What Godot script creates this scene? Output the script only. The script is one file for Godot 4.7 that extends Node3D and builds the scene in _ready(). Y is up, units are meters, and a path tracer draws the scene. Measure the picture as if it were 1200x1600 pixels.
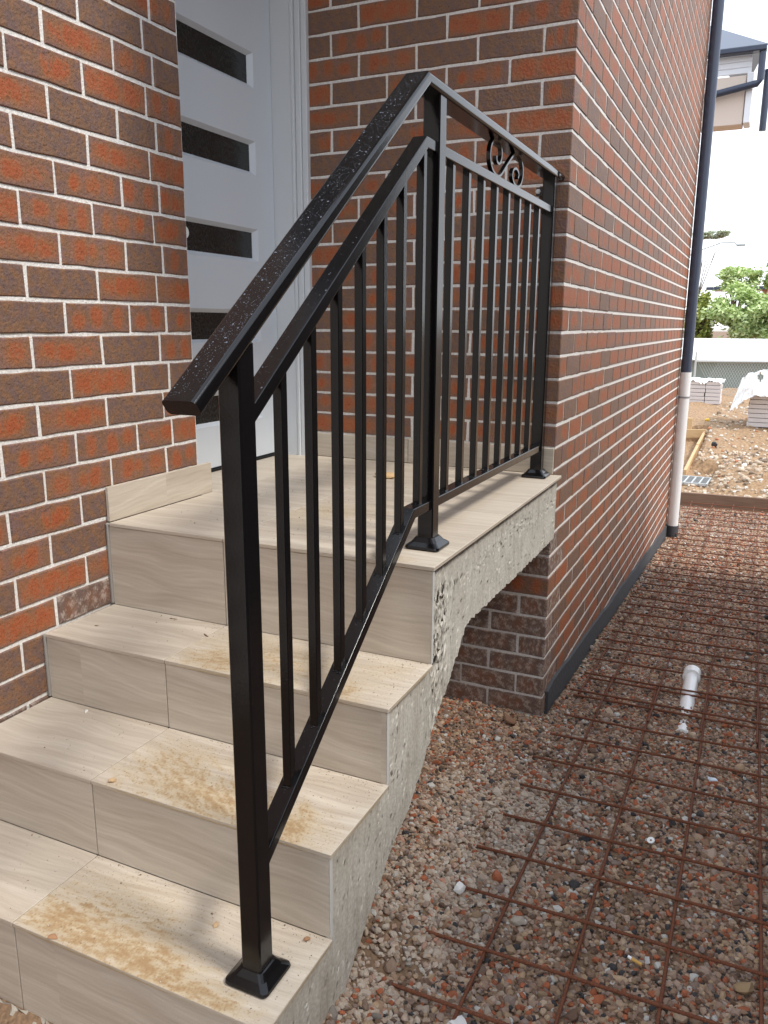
extends Node3D
# Front steps of a brick house with a black steel railing; y is up, metres, the landing floor is y = 0.

const COURSE := 0.086
const BACK := -0.9023        # face of the wall behind the landing (looks to +z)
const SIDE := 0.9793         # face of the long side wall (looks to +x)
const FAR := -5.78           # far end of the side wall
const JOINT_LEFT := 1.3863   # height of one bed joint of the left wall
const JOINT_BACK := 1.5627   # height of one bed joint of the back and side walls
const EDGE := 1.011          # right edge of the tiles
const STEP_Z := [0.4305, 0.685, 0.9461, 1.178]
const STEP_Y := [0.0, -0.2469, -0.4302, -0.6212]
const RAIL_X := 0.927

var cam: Camera3D
var used := {}
var mats := {}

# ------------------------------------------------------------------ mesh building
class Geo:
	var v := PackedVector3Array()
	var n := PackedVector3Array()
	var u := PackedVector2Array()
	var c := PackedColorArray()
	var col := Color.WHITE
	var colored := false
	func tri(p: Vector3, q: Vector3, r: Vector3, hint: Vector3, a := Vector2.ZERO, b := Vector2.ZERO, d := Vector2.ZERO) -> void:
		var m := (r - p).cross(q - p)
		if m.length_squared() < 1e-18:
			return
		if m.dot(hint) < 0.0:
			m = -m
			v.append(p); v.append(r); v.append(q)
			u.append(a); u.append(d); u.append(b)
		else:
			v.append(p); v.append(q); v.append(r)
			u.append(a); u.append(b); u.append(d)
		m = m.normalized()
		n.append(m); n.append(m); n.append(m)
		if colored:
			c.append(col); c.append(col); c.append(col)
	func quad(p: Vector3, q: Vector3, r: Vector3, s: Vector3, hint: Vector3, a := Vector2(0, 0), b := Vector2(1, 0), d := Vector2(1, 1), e := Vector2(0, 1)) -> void:
		tri(p, q, r, hint, a, b, d)
		tri(p, r, s, hint, a, d, e)
	func smooth_tri(p: Vector3, q: Vector3, r: Vector3, np: Vector3, nq: Vector3, nr: Vector3, a := Vector2.ZERO, b := Vector2.ZERO, d := Vector2.ZERO, cp := Color.WHITE, cq := Color.WHITE, cr := Color.WHITE) -> void:
		var m := (r - p).cross(q - p)
		if m.length_squared() < 1e-20:
			return
		if m.dot(np + nq + nr) < 0.0:
			v.append(p); v.append(r); v.append(q)
			n.append(np); n.append(nr); n.append(nq)
			u.append(a); u.append(d); u.append(b)
			if colored:
				c.append(cp); c.append(cr); c.append(cq)
		else:
			v.append(p); v.append(q); v.append(r)
			n.append(np); n.append(nq); n.append(nr)
			u.append(a); u.append(b); u.append(d)
			if colored:
				c.append(cp); c.append(cq); c.append(cr)
	# box with chamfered edges; texture coordinates in metres / scale, or 0..1 on each face when scale is 0
	func box(at: Vector3, size: Vector3, ch := 0.002, basis := Basis.IDENTITY, scale := 0.0, off := Vector2.ZERO, shake := 0.0, rng: RandomNumberGenerator = null) -> void:
		var h := size * 0.5
		ch = minf(ch, minf(h.x, minf(h.y, h.z)) * 0.6)
		var corner := {}
		for sx in [-1, 1]:
			for sy in [-1, 1]:
				for sz in [-1, 1]:
					var j := Vector3.ZERO
					if shake > 0.0:
						j = Vector3(rng.randf_range(-shake, shake), rng.randf_range(-shake, shake), rng.randf_range(-shake, shake))
					var k := Vector3i(sx, sy, sz)
					corner[k] = [Vector3(sx * h.x, sy * (h.y - ch), sz * (h.z - ch)) + j, Vector3(sx * (h.x - ch), sy * h.y, sz * (h.z - ch)) + j, Vector3(sx * (h.x - ch), sy * (h.y - ch), sz * h.z) + j]
		var put := func(ps: Array, hint: Vector3, ax: int) -> void:
			var q := []
			var t := []
			for p: Vector3 in ps:
				q.append(at + basis * p)
				var w := Vector2(p.z, -p.y) if ax == 0 else (Vector2(p.x, p.z) if ax == 1 else Vector2(p.x, -p.y))
				if scale > 0.0:
					t.append(w / scale + off)
				else:
					var d := Vector2(size.z, size.y) if ax == 0 else (Vector2(size.x, size.z) if ax == 1 else Vector2(size.x, size.y))
					t.append(w / d + Vector2(0.5, 0.5))
			if q.size() == 4:
				quad(q[0], q[1], q[2], q[3], basis * hint, t[0], t[1], t[2], t[3])
			else:
				tri(q[0], q[1], q[2], basis * hint, t[0], t[1], t[2])
		for s in [-1, 1]:
			put.call([corner[Vector3i(s, -1, -1)][0], corner[Vector3i(s, 1, -1)][0], corner[Vector3i(s, 1, 1)][0], corner[Vector3i(s, -1, 1)][0]], Vector3(s, 0, 0), 0)
			put.call([corner[Vector3i(-1, s, -1)][1], corner[Vector3i(1, s, -1)][1], corner[Vector3i(1, s, 1)][1], corner[Vector3i(-1, s, 1)][1]], Vector3(0, s, 0), 1)
			put.call([corner[Vector3i(-1, -1, s)][2], corner[Vector3i(1, -1, s)][2], corner[Vector3i(1, 1, s)][2], corner[Vector3i(-1, 1, s)][2]], Vector3(0, 0, s), 2)
		if ch <= 0.0:
			return
		for s in [-1, 1]:
			for t in [-1, 1]:
				put.call([corner[Vector3i(s, t, -1)][0], corner[Vector3i(s, t, -1)][1], corner[Vector3i(s, t, 1)][1], corner[Vector3i(s, t, 1)][0]], Vector3(s, t, 0), 2)
				put.call([corner[Vector3i(s, -1, t)][0], corner[Vector3i(s, -1, t)][2], corner[Vector3i(s, 1, t)][2], corner[Vector3i(s, 1, t)][0]], Vector3(s, 0, t), 2)
				put.call([corner[Vector3i(-1, s, t)][1], corner[Vector3i(-1, s, t)][2], corner[Vector3i(1, s, t)][2], corner[Vector3i(1, s, t)][1]], Vector3(0, s, t), 1)
				for w in [-1, 1]:
					put.call(corner[Vector3i(s, t, w)].duplicate(), Vector3(s, t, w), 2)
	# five-sided plain block seen from the front only (bricks of far courses)
	func block(at: Vector3, size: Vector3, basis: Basis, ch := 0.003) -> void:
		var h := size * 0.5
		var f := [Vector3(-h.x + ch, -h.y + ch, 0), Vector3(h.x - ch, -h.y + ch, 0), Vector3(h.x - ch, h.y - ch, 0), Vector3(-h.x + ch, h.y - ch, 0)]
		var b := [Vector3(-h.x, -h.y, -size.z), Vector3(h.x, -h.y, -size.z), Vector3(h.x, h.y, -size.z), Vector3(-h.x, h.y, -size.z)]
		var d := [Vector3(0, -1, 0.4), Vector3(1, 0, 0.4), Vector3(0, 1, 0.4), Vector3(-1, 0, 0.4)]
		var t := [Vector2(0, 1), Vector2(1, 1), Vector2(1, 0), Vector2(0, 0)]
		quad(at + basis * f[0], at + basis * f[1], at + basis * f[2], at + basis * f[3], basis.z, t[0], t[1], t[2], t[3])
		for k in 4:
			var m := (k + 1) % 4
			quad(at + basis * f[k], at + basis * f[m], at + basis * b[m], at + basis * b[k], basis * d[k], t[k], t[m], t[m], t[k])
	# round bar or tube along points, with rounded or flat ends
	func tube(points: PackedVector3Array, radius: float, sides := 10, cap := true, vscale := 1.0, radii := PackedFloat32Array()) -> void:
		var rings := []
		var side := Vector3.ZERO
		var run := 0.0
		for k in points.size():
			var dir := (points[mini(k + 1, points.size() - 1)] - points[maxi(k - 1, 0)]).normalized()
			if side == Vector3.ZERO:
				side = dir.cross(Vector3.UP if absf(dir.y) < 0.9 else Vector3.RIGHT).normalized()
			side = (side - dir * side.dot(dir)).normalized()
			var up := side.cross(dir)
			if k > 0:
				run += points[k].distance_to(points[k - 1])
			var r := radius if radii.is_empty() else radii[k]
			var ring := []
			for s in sides + 1:
				var a := TAU * s / sides
				var d := side * cos(a) + up * sin(a)
				ring.append([points[k] + d * r, d, Vector2(float(s) / sides, run * vscale)])
			rings.append(ring)
		for k in rings.size() - 1:
			for s in sides:
				var p: Array = rings[k][s]
				var q: Array = rings[k][s + 1]
				var r: Array = rings[k + 1][s + 1]
				var t: Array = rings[k + 1][s]
				smooth_tri(p[0], q[0], r[0], p[1], q[1], r[1], p[2], q[2], r[2])
				smooth_tri(p[0], r[0], t[0], p[1], r[1], t[1], p[2], r[2], t[2])
		if cap:
			for e in [0, rings.size() - 1]:
				var mid := points[e]
				var out := (mid - points[1 if e == 0 else e - 1]).normalized()
				for s in sides:
					tri(mid, rings[e][s][0], rings[e][s + 1][0], out)
	# rounded-rectangle section swept along points of a vertical plane x = const; path holds (z, y)
	func sweep(path: Array, x: float, wide: float, high: float, round_: float, arc := 4, top_align := true) -> void:
		var sec := []
		for cnr in 4:
			var cx: float = [1, -1, -1, 1][cnr] * (wide * 0.5 - round_)
			var cy: float = [1, 1, -1, -1][cnr] * (high * 0.5 - round_)
			for k in arc + 1:
				var a := PI * 0.5 * (cnr + float(k) / arc)
				sec.append([Vector2(cx + cos(a) * round_, cy + sin(a) * round_), Vector2(cos(a), sin(a))])
		var rows := []
		var run := 0.0
		for i in path.size():
			var here: Vector2 = path[i]
			var d0: Vector2 = (here - path[i - 1]).normalized() if i > 0 else (path[1] - here).normalized()
			var d1: Vector2 = (path[i + 1] - here).normalized() if i < path.size() - 1 else d0
			if i > 0:
				run += here.distance_to(path[i - 1])
			for side_dir in ([d0] if d0.is_equal_approx(d1) else [d0, d1]):
				var up := Vector2(side_dir.y, -side_dir.x)
				if up.y < 0.0:
					up = -up
				var n0 := Vector2(d0.y, -d0.x)
				var n1 := Vector2(d1.y, -d1.x)
				if n0.y < 0.0:
					n0 = -n0
				if n1.y < 0.0:
					n1 = -n1
				var mit := (n0 + n1).normalized()
				mit /= maxf(mit.dot(n0), 0.3)
				var row := []
				for s in sec:
					var yy: float = s[0].y - (high * 0.5 if top_align else 0.0)
					var p2 := here + mit * yy
					var nn := Vector3(s[1].x, up.y * s[1].y, up.x * s[1].y)
					row.append([Vector3(x + s[0].x, p2.y, p2.x), nn, run])
				rows.append(row)
		for i in rows.size() - 1:
			for s in sec.size():
				var t := (s + 1) % sec.size()
				var a0: Array = rows[i][s]
				var b0: Array = rows[i][t]
				var b1: Array = rows[i + 1][t]
				var a1: Array = rows[i + 1][s]
				smooth_tri(a0[0], b0[0], b1[0], a0[1], b0[1], b1[1], Vector2(s * 0.01, a0[2]), Vector2(t * 0.01, b0[2]), Vector2(t * 0.01, b1[2]))
				smooth_tri(a0[0], b1[0], a1[0], a0[1], b1[1], a1[1], Vector2(s * 0.01, a0[2]), Vector2(t * 0.01, b1[2]), Vector2(s * 0.01, a1[2]))
		for e in [0, rows.size() - 1]:
			var mid := Vector3.ZERO
			for s in rows[e]:
				mid += s[0] / rows[e].size()
			var inner: Vector3 = rows[1 if e == 0 else e - 1][0][0] - rows[e][0][0]
			for s in sec.size():
				tri(mid, rows[e][s][0], rows[e][(s + 1) % sec.size()][0], -inner)
	func mesh() -> ArrayMesh:
		var m := ArrayMesh.new()
		add_to(m)
		return m
	func add_to(m: ArrayMesh) -> void:
		if v.is_empty():
			return
		var a := []
		a.resize(Mesh.ARRAY_MAX)
		a[Mesh.ARRAY_VERTEX] = v
		a[Mesh.ARRAY_NORMAL] = n
		a[Mesh.ARRAY_TEX_UV] = u
		if colored:
			a[Mesh.ARRAY_COLOR] = c
		m.add_surface_from_arrays(Mesh.PRIMITIVE_TRIANGLES, a)

# ------------------------------------------------------------------ naming
func numbered(called: String, parent: Node) -> String:
	var key := str(parent.get_instance_id()) + called
	var k: int = used.get(key, 0)
	used[key] = k + 1
	return called if k == 0 else "%s_%03d" % [called, k]

func thing(called: String, label: String, category: String, at := Vector3.ZERO, group := "") -> Node3D:
	var o := Node3D.new()
	o.name = numbered(called, self)
	add_child(o, true)
	o.position = at
	return tag(o, label, category, group)

func tag(o: Node3D, label: String, category: String, group := "") -> Node3D:
	o.set_meta("label", label)
	o.set_meta("category", category)
	if group:
		o.set_meta("group", group)
	return o

func part(called: String, m: Mesh, mat: Material, parent: Node, kind := "") -> MeshInstance3D:
	var o := MeshInstance3D.new()
	o.name = numbered(called, parent)
	o.mesh = m
	if mat:
		o.material_override = mat
	parent.add_child(o, true)
	if kind:
		o.set_meta("kind", kind)
	return o

# ------------------------------------------------------------------ textures
func noise(seed_: int, freq: float, octaves := 3, kind := FastNoiseLite.TYPE_SIMPLEX_SMOOTH) -> FastNoiseLite:
	var f := FastNoiseLite.new()
	f.seed = seed_
	f.frequency = freq
	f.noise_type = kind
	f.fractal_octaves = octaves
	return f

func paint(w: int, h: int, fn: Callable) -> ImageTexture:
	var b := PackedByteArray()
	b.resize(w * h * 3)
	var k := 0
	for y in h:
		for x in w:
			var c: Color = fn.call(float(x) / w, float(y) / h)
			b[k] = clampi(int(c.r * 255.0), 0, 255)
			b[k + 1] = clampi(int(c.g * 255.0), 0, 255)
			b[k + 2] = clampi(int(c.b * 255.0), 0, 255)
			k += 3
	var im := Image.create_from_data(w, h, false, Image.FORMAT_RGB8, b)
	return ImageTexture.create_from_image(im)

func tint(r: int, g: int, b: int) -> Color:
	return Color(r / 255.0, g / 255.0, b / 255.0)

func grain_tex(seed_: int, freq: float, octaves := 4, size := 256) -> ImageTexture:
	return ImageTexture.create_from_image(noise(seed_, freq, octaves).get_seamless_image(size, size))

func mat(key: String, color: Color, rough := 0.7, metal := 0.0) -> StandardMaterial3D:
	if mats.has(key):
		return mats[key]
	var m := StandardMaterial3D.new()
	m.albedo_color = color
	m.roughness = rough
	m.metallic = metal
	mats[key] = m
	return m

func bump(m: StandardMaterial3D, tex: Texture2D, cm: float, triplanar_scale := 0.0) -> StandardMaterial3D:
	m.heightmap_enabled = true
	m.heightmap_texture = tex
	m.heightmap_scale = cm
	if triplanar_scale > 0.0:
		m.uv1_triplanar = true
		m.uv1_world_triplanar = true
		m.uv1_scale = Vector3.ONE * triplanar_scale
	return m

# ------------------------------------------------------------------ the scene
func _ready() -> void:
	cam = Camera3D.new()
	cam.name = "camera"
	cam.position = Vector3(1.666, 0.5554, 2.1243)
	cam.rotation = Vector3(-0.2289, 0.4345, 0.0046)
	cam.rotation_order = EULER_ORDER_YXZ
	cam.fov = 64.97
	cam.near = 0.05
	cam.far = 600.0
	add_child(cam)
	cam.current = true

	var sky_mat := ProceduralSkyMaterial.new()
	sky_mat.sky_top_color = Color(0.80, 0.84, 0.90)
	sky_mat.sky_horizon_color = Color(0.93, 0.94, 0.95)
	sky_mat.sky_curve = 0.2
	sky_mat.ground_bottom_color = Color(0.30, 0.27, 0.24)
	sky_mat.ground_horizon_color = Color(0.62, 0.60, 0.57)
	sky_mat.sun_angle_max = 1.0
	var sky := Sky.new()
	sky.sky_material = sky_mat
	var env := Environment.new()
	env.background_mode = Environment.BG_SKY
	env.sky = sky
	env.background_energy_multiplier = 1.0
	env.tonemap_mode = Environment.TONE_MAPPER_LINEAR
	env.tonemap_exposure = 2.45
	env.sdfgi_enabled = true
	env.ssao_enabled = true
	env.ssil_enabled = true
	var we := WorldEnvironment.new()
	we.name = "world_environment"
	we.environment = env
	add_child(we)

	var sun := DirectionalLight3D.new()
	sun.name = "sun"
	sun.light_energy = 0.42
	sun.light_color = Color(1.0, 0.98, 0.95)
	sun.light_angular_distance = 10.0
	sun.shadow_enabled = true
	sun.sky_mode = DirectionalLight3D.SKY_MODE_LIGHT_ONLY
	add_child(sun)
	sun.look_at_from_position(Vector3(0.57, 0.80, 0.06), Vector3.ZERO)

	make_materials()
	make_ground()
	make_house()
	make_steps()
	make_railing()
	make_path()
	make_yard()
	make_far()

func make_materials() -> void:
	var fine := grain_tex(11, 0.09, 4)
	var coarse := grain_tex(12, 0.03, 5)
	# black gloss enamel of the railing
	var black := mat("black", tint(17, 16, 17), 0.15)
	bump(black, fine, 0.006, 6.0)
	black.metallic_specular = 0.42
	var mortar := mat("mortar", tint(222, 214, 202), 0.95)
	mortar.albedo_texture = ImageTexture.create_from_image(ramp(noise(21, 0.06, 4).get_seamless_image(256, 256), tint(208, 202, 194), tint(240, 236, 230)))
	mortar.albedo_color = Color.WHITE
	bump(mortar, fine, 0.12, 5.0)
	var dirty := mat("mortar_grey", Color.WHITE, 0.95)
	dirty.albedo_texture = ImageTexture.create_from_image(ramp(noise(22, 0.04, 4).get_seamless_image(256, 256), tint(96, 84, 76), tint(150, 138, 126)))
	bump(dirty, fine, 0.12, 5.0)
	var conc := mat("concrete", Color.WHITE, 0.93)
	conc.vertex_color_use_as_albedo = true
	conc.albedo_texture = ImageTexture.create_from_image(ramp(noise(23, 0.05, 5).get_seamless_image(256, 256), tint(205, 203, 198), tint(250, 249, 246)))
	bump(conc, fine, 0.05, 7.0)
	var plainc := mat("concrete_plain", Color.WHITE, 0.93)
	plainc.albedo_texture = ImageTexture.create_from_image(ramp(noise(24, 0.03, 5).get_seamless_image(256, 256), tint(138, 130, 118), tint(178, 170, 156)))
	bump(plainc, coarse, 0.25, 3.0)
	var grout := mat("grout", tint(142, 136, 128), 0.9)
	bump(grout, fine, 0.05, 6.0)
	mat("door", tint(216, 222, 228), 0.36)
	mat("frame", tint(212, 215, 217), 0.42)
	var glass := mat("door_glass", Color(0.035, 0.038, 0.036), 0.16)
	glass.albedo_color = Color.WHITE
	var gn := noise(31, 1.0, 3)
	glass.albedo_texture = paint(256, 64, func(x: float, y: float) -> Color:
		var s := gn.get_noise_2d(x * 90.0, y * 6.0)
		var q := gn.get_noise_2d(x * 5.0 + 40.0, y * 0.6)
		var d := 0.15 + s * 0.11 + q * 0.03
		return Color(d * 0.94, d * 1.03, d))
	bump(glass, coarse, 0.05)
	var gm := mat("gutter", tint(58, 66, 84), 0.35)
	bump(gm, coarse, 0.01, 2.0)
	mat("pvc", tint(226, 224, 220), 0.35)
	mat("pvc_bright", tint(245, 244, 240), 0.3)
	var strip := mat("strip", tint(66, 66, 68), 0.8)
	bump(strip, coarse, 0.15, 4.0)
	var rust := mat("rust", Color.WHITE, 0.85)
	rust.albedo_texture = ImageTexture.create_from_image(ramp(noise(25, 0.08, 4).get_seamless_image(256, 256), tint(70, 40, 27), tint(146, 82, 48)))
	bump(rust, fine, 0.05, 9.0)
	var timber := mat("timber", Color.WHITE, 0.8)
	var tn := noise(26, 1.0, 3)
	timber.albedo_texture = paint(256, 64, func(x: float, y: float) -> Color:
		return tint(176, 142, 100).lerp(tint(222, 192, 148), 0.5 + 0.6 * tn.get_noise_2d(x * 4.0, y * 30.0)))
	var plank := mat("plank", Color.WHITE, 0.85)
	plank.albedo_texture = paint(256, 64, func(x: float, y: float) -> Color:
		return tint(92, 70, 56).lerp(tint(142, 112, 90), 0.5 + 0.6 * tn.get_noise_2d(x * 5.0 + 9.0, y * 22.0)))
	var soil := mat("soil", Color.WHITE, 0.97)
	soil.albedo_texture = ImageTexture.create_from_image(ramp(noise(27, 0.03, 5).get_seamless_image(512, 512), tint(120, 94, 70), tint(186, 154, 118)))
	bump(soil, coarse, 2.0, 1.3)
	var dirt := mat("dirt", Color.WHITE, 0.97)
	dirt.albedo_texture = ImageTexture.create_from_image(ramp(noise(28, 0.05, 5).get_seamless_image(512, 512), tint(98, 76, 58), tint(148, 120, 92)))
	bump(dirt, fine, 0.6, 2.5)
	var water := mat("water", tint(104, 109, 118), 0.0)
	water.refraction_enabled = true
	water.refraction_scale = 0.033
	var peb := mat("pebble", Color.WHITE, 0.82)
	peb.vertex_color_use_as_albedo = true
	bump(peb, fine, 0.05)
	var leaf := mat("leaf", Color.WHITE, 0.6)
	leaf.vertex_color_use_as_albedo = true
	leaf.backlight_enabled = true
	leaf.backlight = Color(0.5, 0.6, 0.25)
	leaf.cull_mode = BaseMaterial3D.CULL_DISABLED
	mat("bark", tint(96, 78, 62), 0.9)
	make_brick_materials()
	make_tile_materials()

func ramp(im: Image, lo: Color, hi: Color) -> Image:
	var w := im.get_width()
	var h := im.get_height()
	var src := im.get_data()
	var b := PackedByteArray()
	b.resize(w * h * 3)
	for k in w * h:
		var c := lo.lerp(hi, src[k] / 255.0)
		b[k * 3] = int(c.r * 255.0)
		b[k * 3 + 1] = int(c.g * 255.0)
		b[k * 3 + 2] = int(c.b * 255.0)
	return Image.create_from_data(w, h, false, Image.FORMAT_RGB8, b)

var brick_mats: Array[StandardMaterial3D] = []
var grey_bricks: Array[StandardMaterial3D] = []

func make_brick_materials() -> void:
	var rng := RandomNumberGenerator.new()
	rng.seed = 77
	var rough_tex := ImageTexture.create_from_image(noise(41, 0.055, 5).get_image(288, 96))
	for k in 16:
		var big := noise(100 + k, 1.0, 3)
		var small := noise(200 + k, 1.0, 3)
		var sp := noise(300 + k, 1.0, 1)
		var plain := k % 4 == 3
		var cement := k >= 12
		var a := tint(132, 100, 91).lerp(tint(118, 91, 85), rng.randf())
		var b := tint(133, 99, 76).lerp(tint(117, 88, 73), rng.randf())
		if plain:
			a = tint(114, 90, 82)
			b = tint(122, 93, 74)
		var spots := []
		if not plain:
			var way := rng.randf()
			if way < 0.35:
				spots.append([Vector2(0.5 + rng.randf_range(-0.12, 0.12), 0.48), Vector2(rng.randf_range(0.30, 0.46), rng.randf_range(0.26, 0.40)), 1.0])
			elif way < 0.55:
				spots.append([Vector2(0.5, 0.5), Vector2(0.6, 0.5), 0.85])
			else:
				for s in rng.randi_range(2, 3):
					spots.append([Vector2(0.22 + s * 0.28 + rng.randf_range(-0.07, 0.07), 0.5 + rng.randf_range(-0.1, 0.1)), Vector2(rng.randf_range(0.08, 0.14), rng.randf_range(0.24, 0.42)), rng.randf_range(0.7, 1.0)])
		var cracks := []
		for s in rng.randi_range(3, 7):
			cracks.append([rng.randf(), rng.randf(), rng.randf_range(0.03, 0.09), rng.randf_range(-0.8, 0.8)])
		var warm := rng.randf_range(0.75, 1.0)
		var tex := paint(192, 64, func(x: float, y: float) -> Color:
			var p := Vector2(x * 3.0, y)
			var w1 := big.get_noise_2d(p.x * 1.6, p.y * 1.6)
			var w2 := small.get_noise_2d(p.x * 3.6, p.y * 3.6)
			var w3 := small.get_noise_2d(p.x * 9.0 + 20.0, p.y * 9.0)
			var c := a.lerp(b, clampf(0.5 + w1 * 1.1 + w3 * 0.3, 0.0, 1.0))
			var m := 0.0
			for s: Array in spots:
				var d := Vector2((x - s[0].x) / s[1].x, (y - s[0].y) / s[1].y).length() + w1 * 0.35 + w2 * 0.5 + w3 * 0.22
				m = maxf(m, s[2] * clampf((1.45 - d) * 1.05, 0.0, 1.0))
			# fired skin: mauve along the arrises and in upright bands, warm between
			var rim := minf(minf(x, 1.0 - x) * 3.2, minf(y, 1.0 - y)) * 5.0 + w2 * 0.9 + 0.25
			var band := clampf(0.62 + 1.5 * big.get_noise_2d(x * 4.2 + 60.0, y * 0.35) + 0.5 * w3, 0.0, 1.0)
			m *= clampf(rim, 0.0, 1.0) * lerpf(0.35, 1.0, band)
			var ochre := clampf(0.30 + w2 * 1.3 + w1 * 0.6, 0.0, 1.0) * (0.4 if plain else 0.5) * clampf(rim + 0.3, 0.0, 1.0)
			c = c.lerp(tint(150, 101, 64), ochre)
			c = c.lerp(tint(166, 96, 56), clampf(m * 1.5, 0.0, 0.8) * warm)
			c = c.lerp(tint(162, 76, 43), clampf(m * 1.9 - 0.85 + w3 * 0.8 + w2 * 0.6, 0.0, 0.65) * warm)
			for s: Array in cracks:
				var q := Vector2((x - s[0]) * 3.0, y - s[1])
				if absf(q.x) < s[2] and absf(q.y - q.x * s[3] - q.x * q.x * 6.0) < 0.014:
					c = c.darkened(0.28)
			var g := sp.get_noise_2d(p.x * 60.0, p.y * 60.0)
			c = c.darkened(clampf(g * 0.10, 0.0, 0.3)) if g > 0.0 else c.lightened(-g * 0.05)
			if sp.get_noise_2d(p.x * 22.0 + 50.0, p.y * 22.0) > 0.66:
				c = c.darkened(0.4)
			if cement:
				var e := clampf(0.14 + 1.1 * small.get_noise_2d(p.x * 2.0 + 9.0, p.y * 2.0) + 0.7 * small.get_noise_2d(p.x * 16.0, p.y * 6.0 + 7.0) + 0.3 * g, 0.0, 0.7)
				c = c.lerp(tint(98, 84, 78), 0.55).lerp(tint(186, 174, 164), e)
			return c)
		var m := StandardMaterial3D.new()
		m.albedo_texture = tex
		m.roughness = 0.62 if not cement else 0.9
		m.metallic_specular = 0.4
		m.heightmap_enabled = true
		m.heightmap_texture = rough_tex
		m.heightmap_scale = 0.14
		if cement:
			grey_bricks.append(m)
		else:
			brick_mats.append(m)

func vein(fa: FastNoiseLite, fb: FastNoiseLite, x: float, z: float) -> float:
	var warp := fb.get_noise_2d(x * 2.6, z * 5.0)
	return 0.55 * fa.get_noise_2d(x * 0.9, z * 17.0 + warp * 0.55 + x * 0.8) + 0.45 * fa.get_noise_2d(x * 2.0 + 30.0, z * 80.0 + warp * 1.6 + x * 3.0) + 0.22 * fb.get_noise_2d(x * 9.0, z * 260.0)

var tile_tex: Array[StandardMaterial3D] = []   # plain tiles, 0.7 m x 0.35 m of texture
var tread_mats := {}

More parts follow.
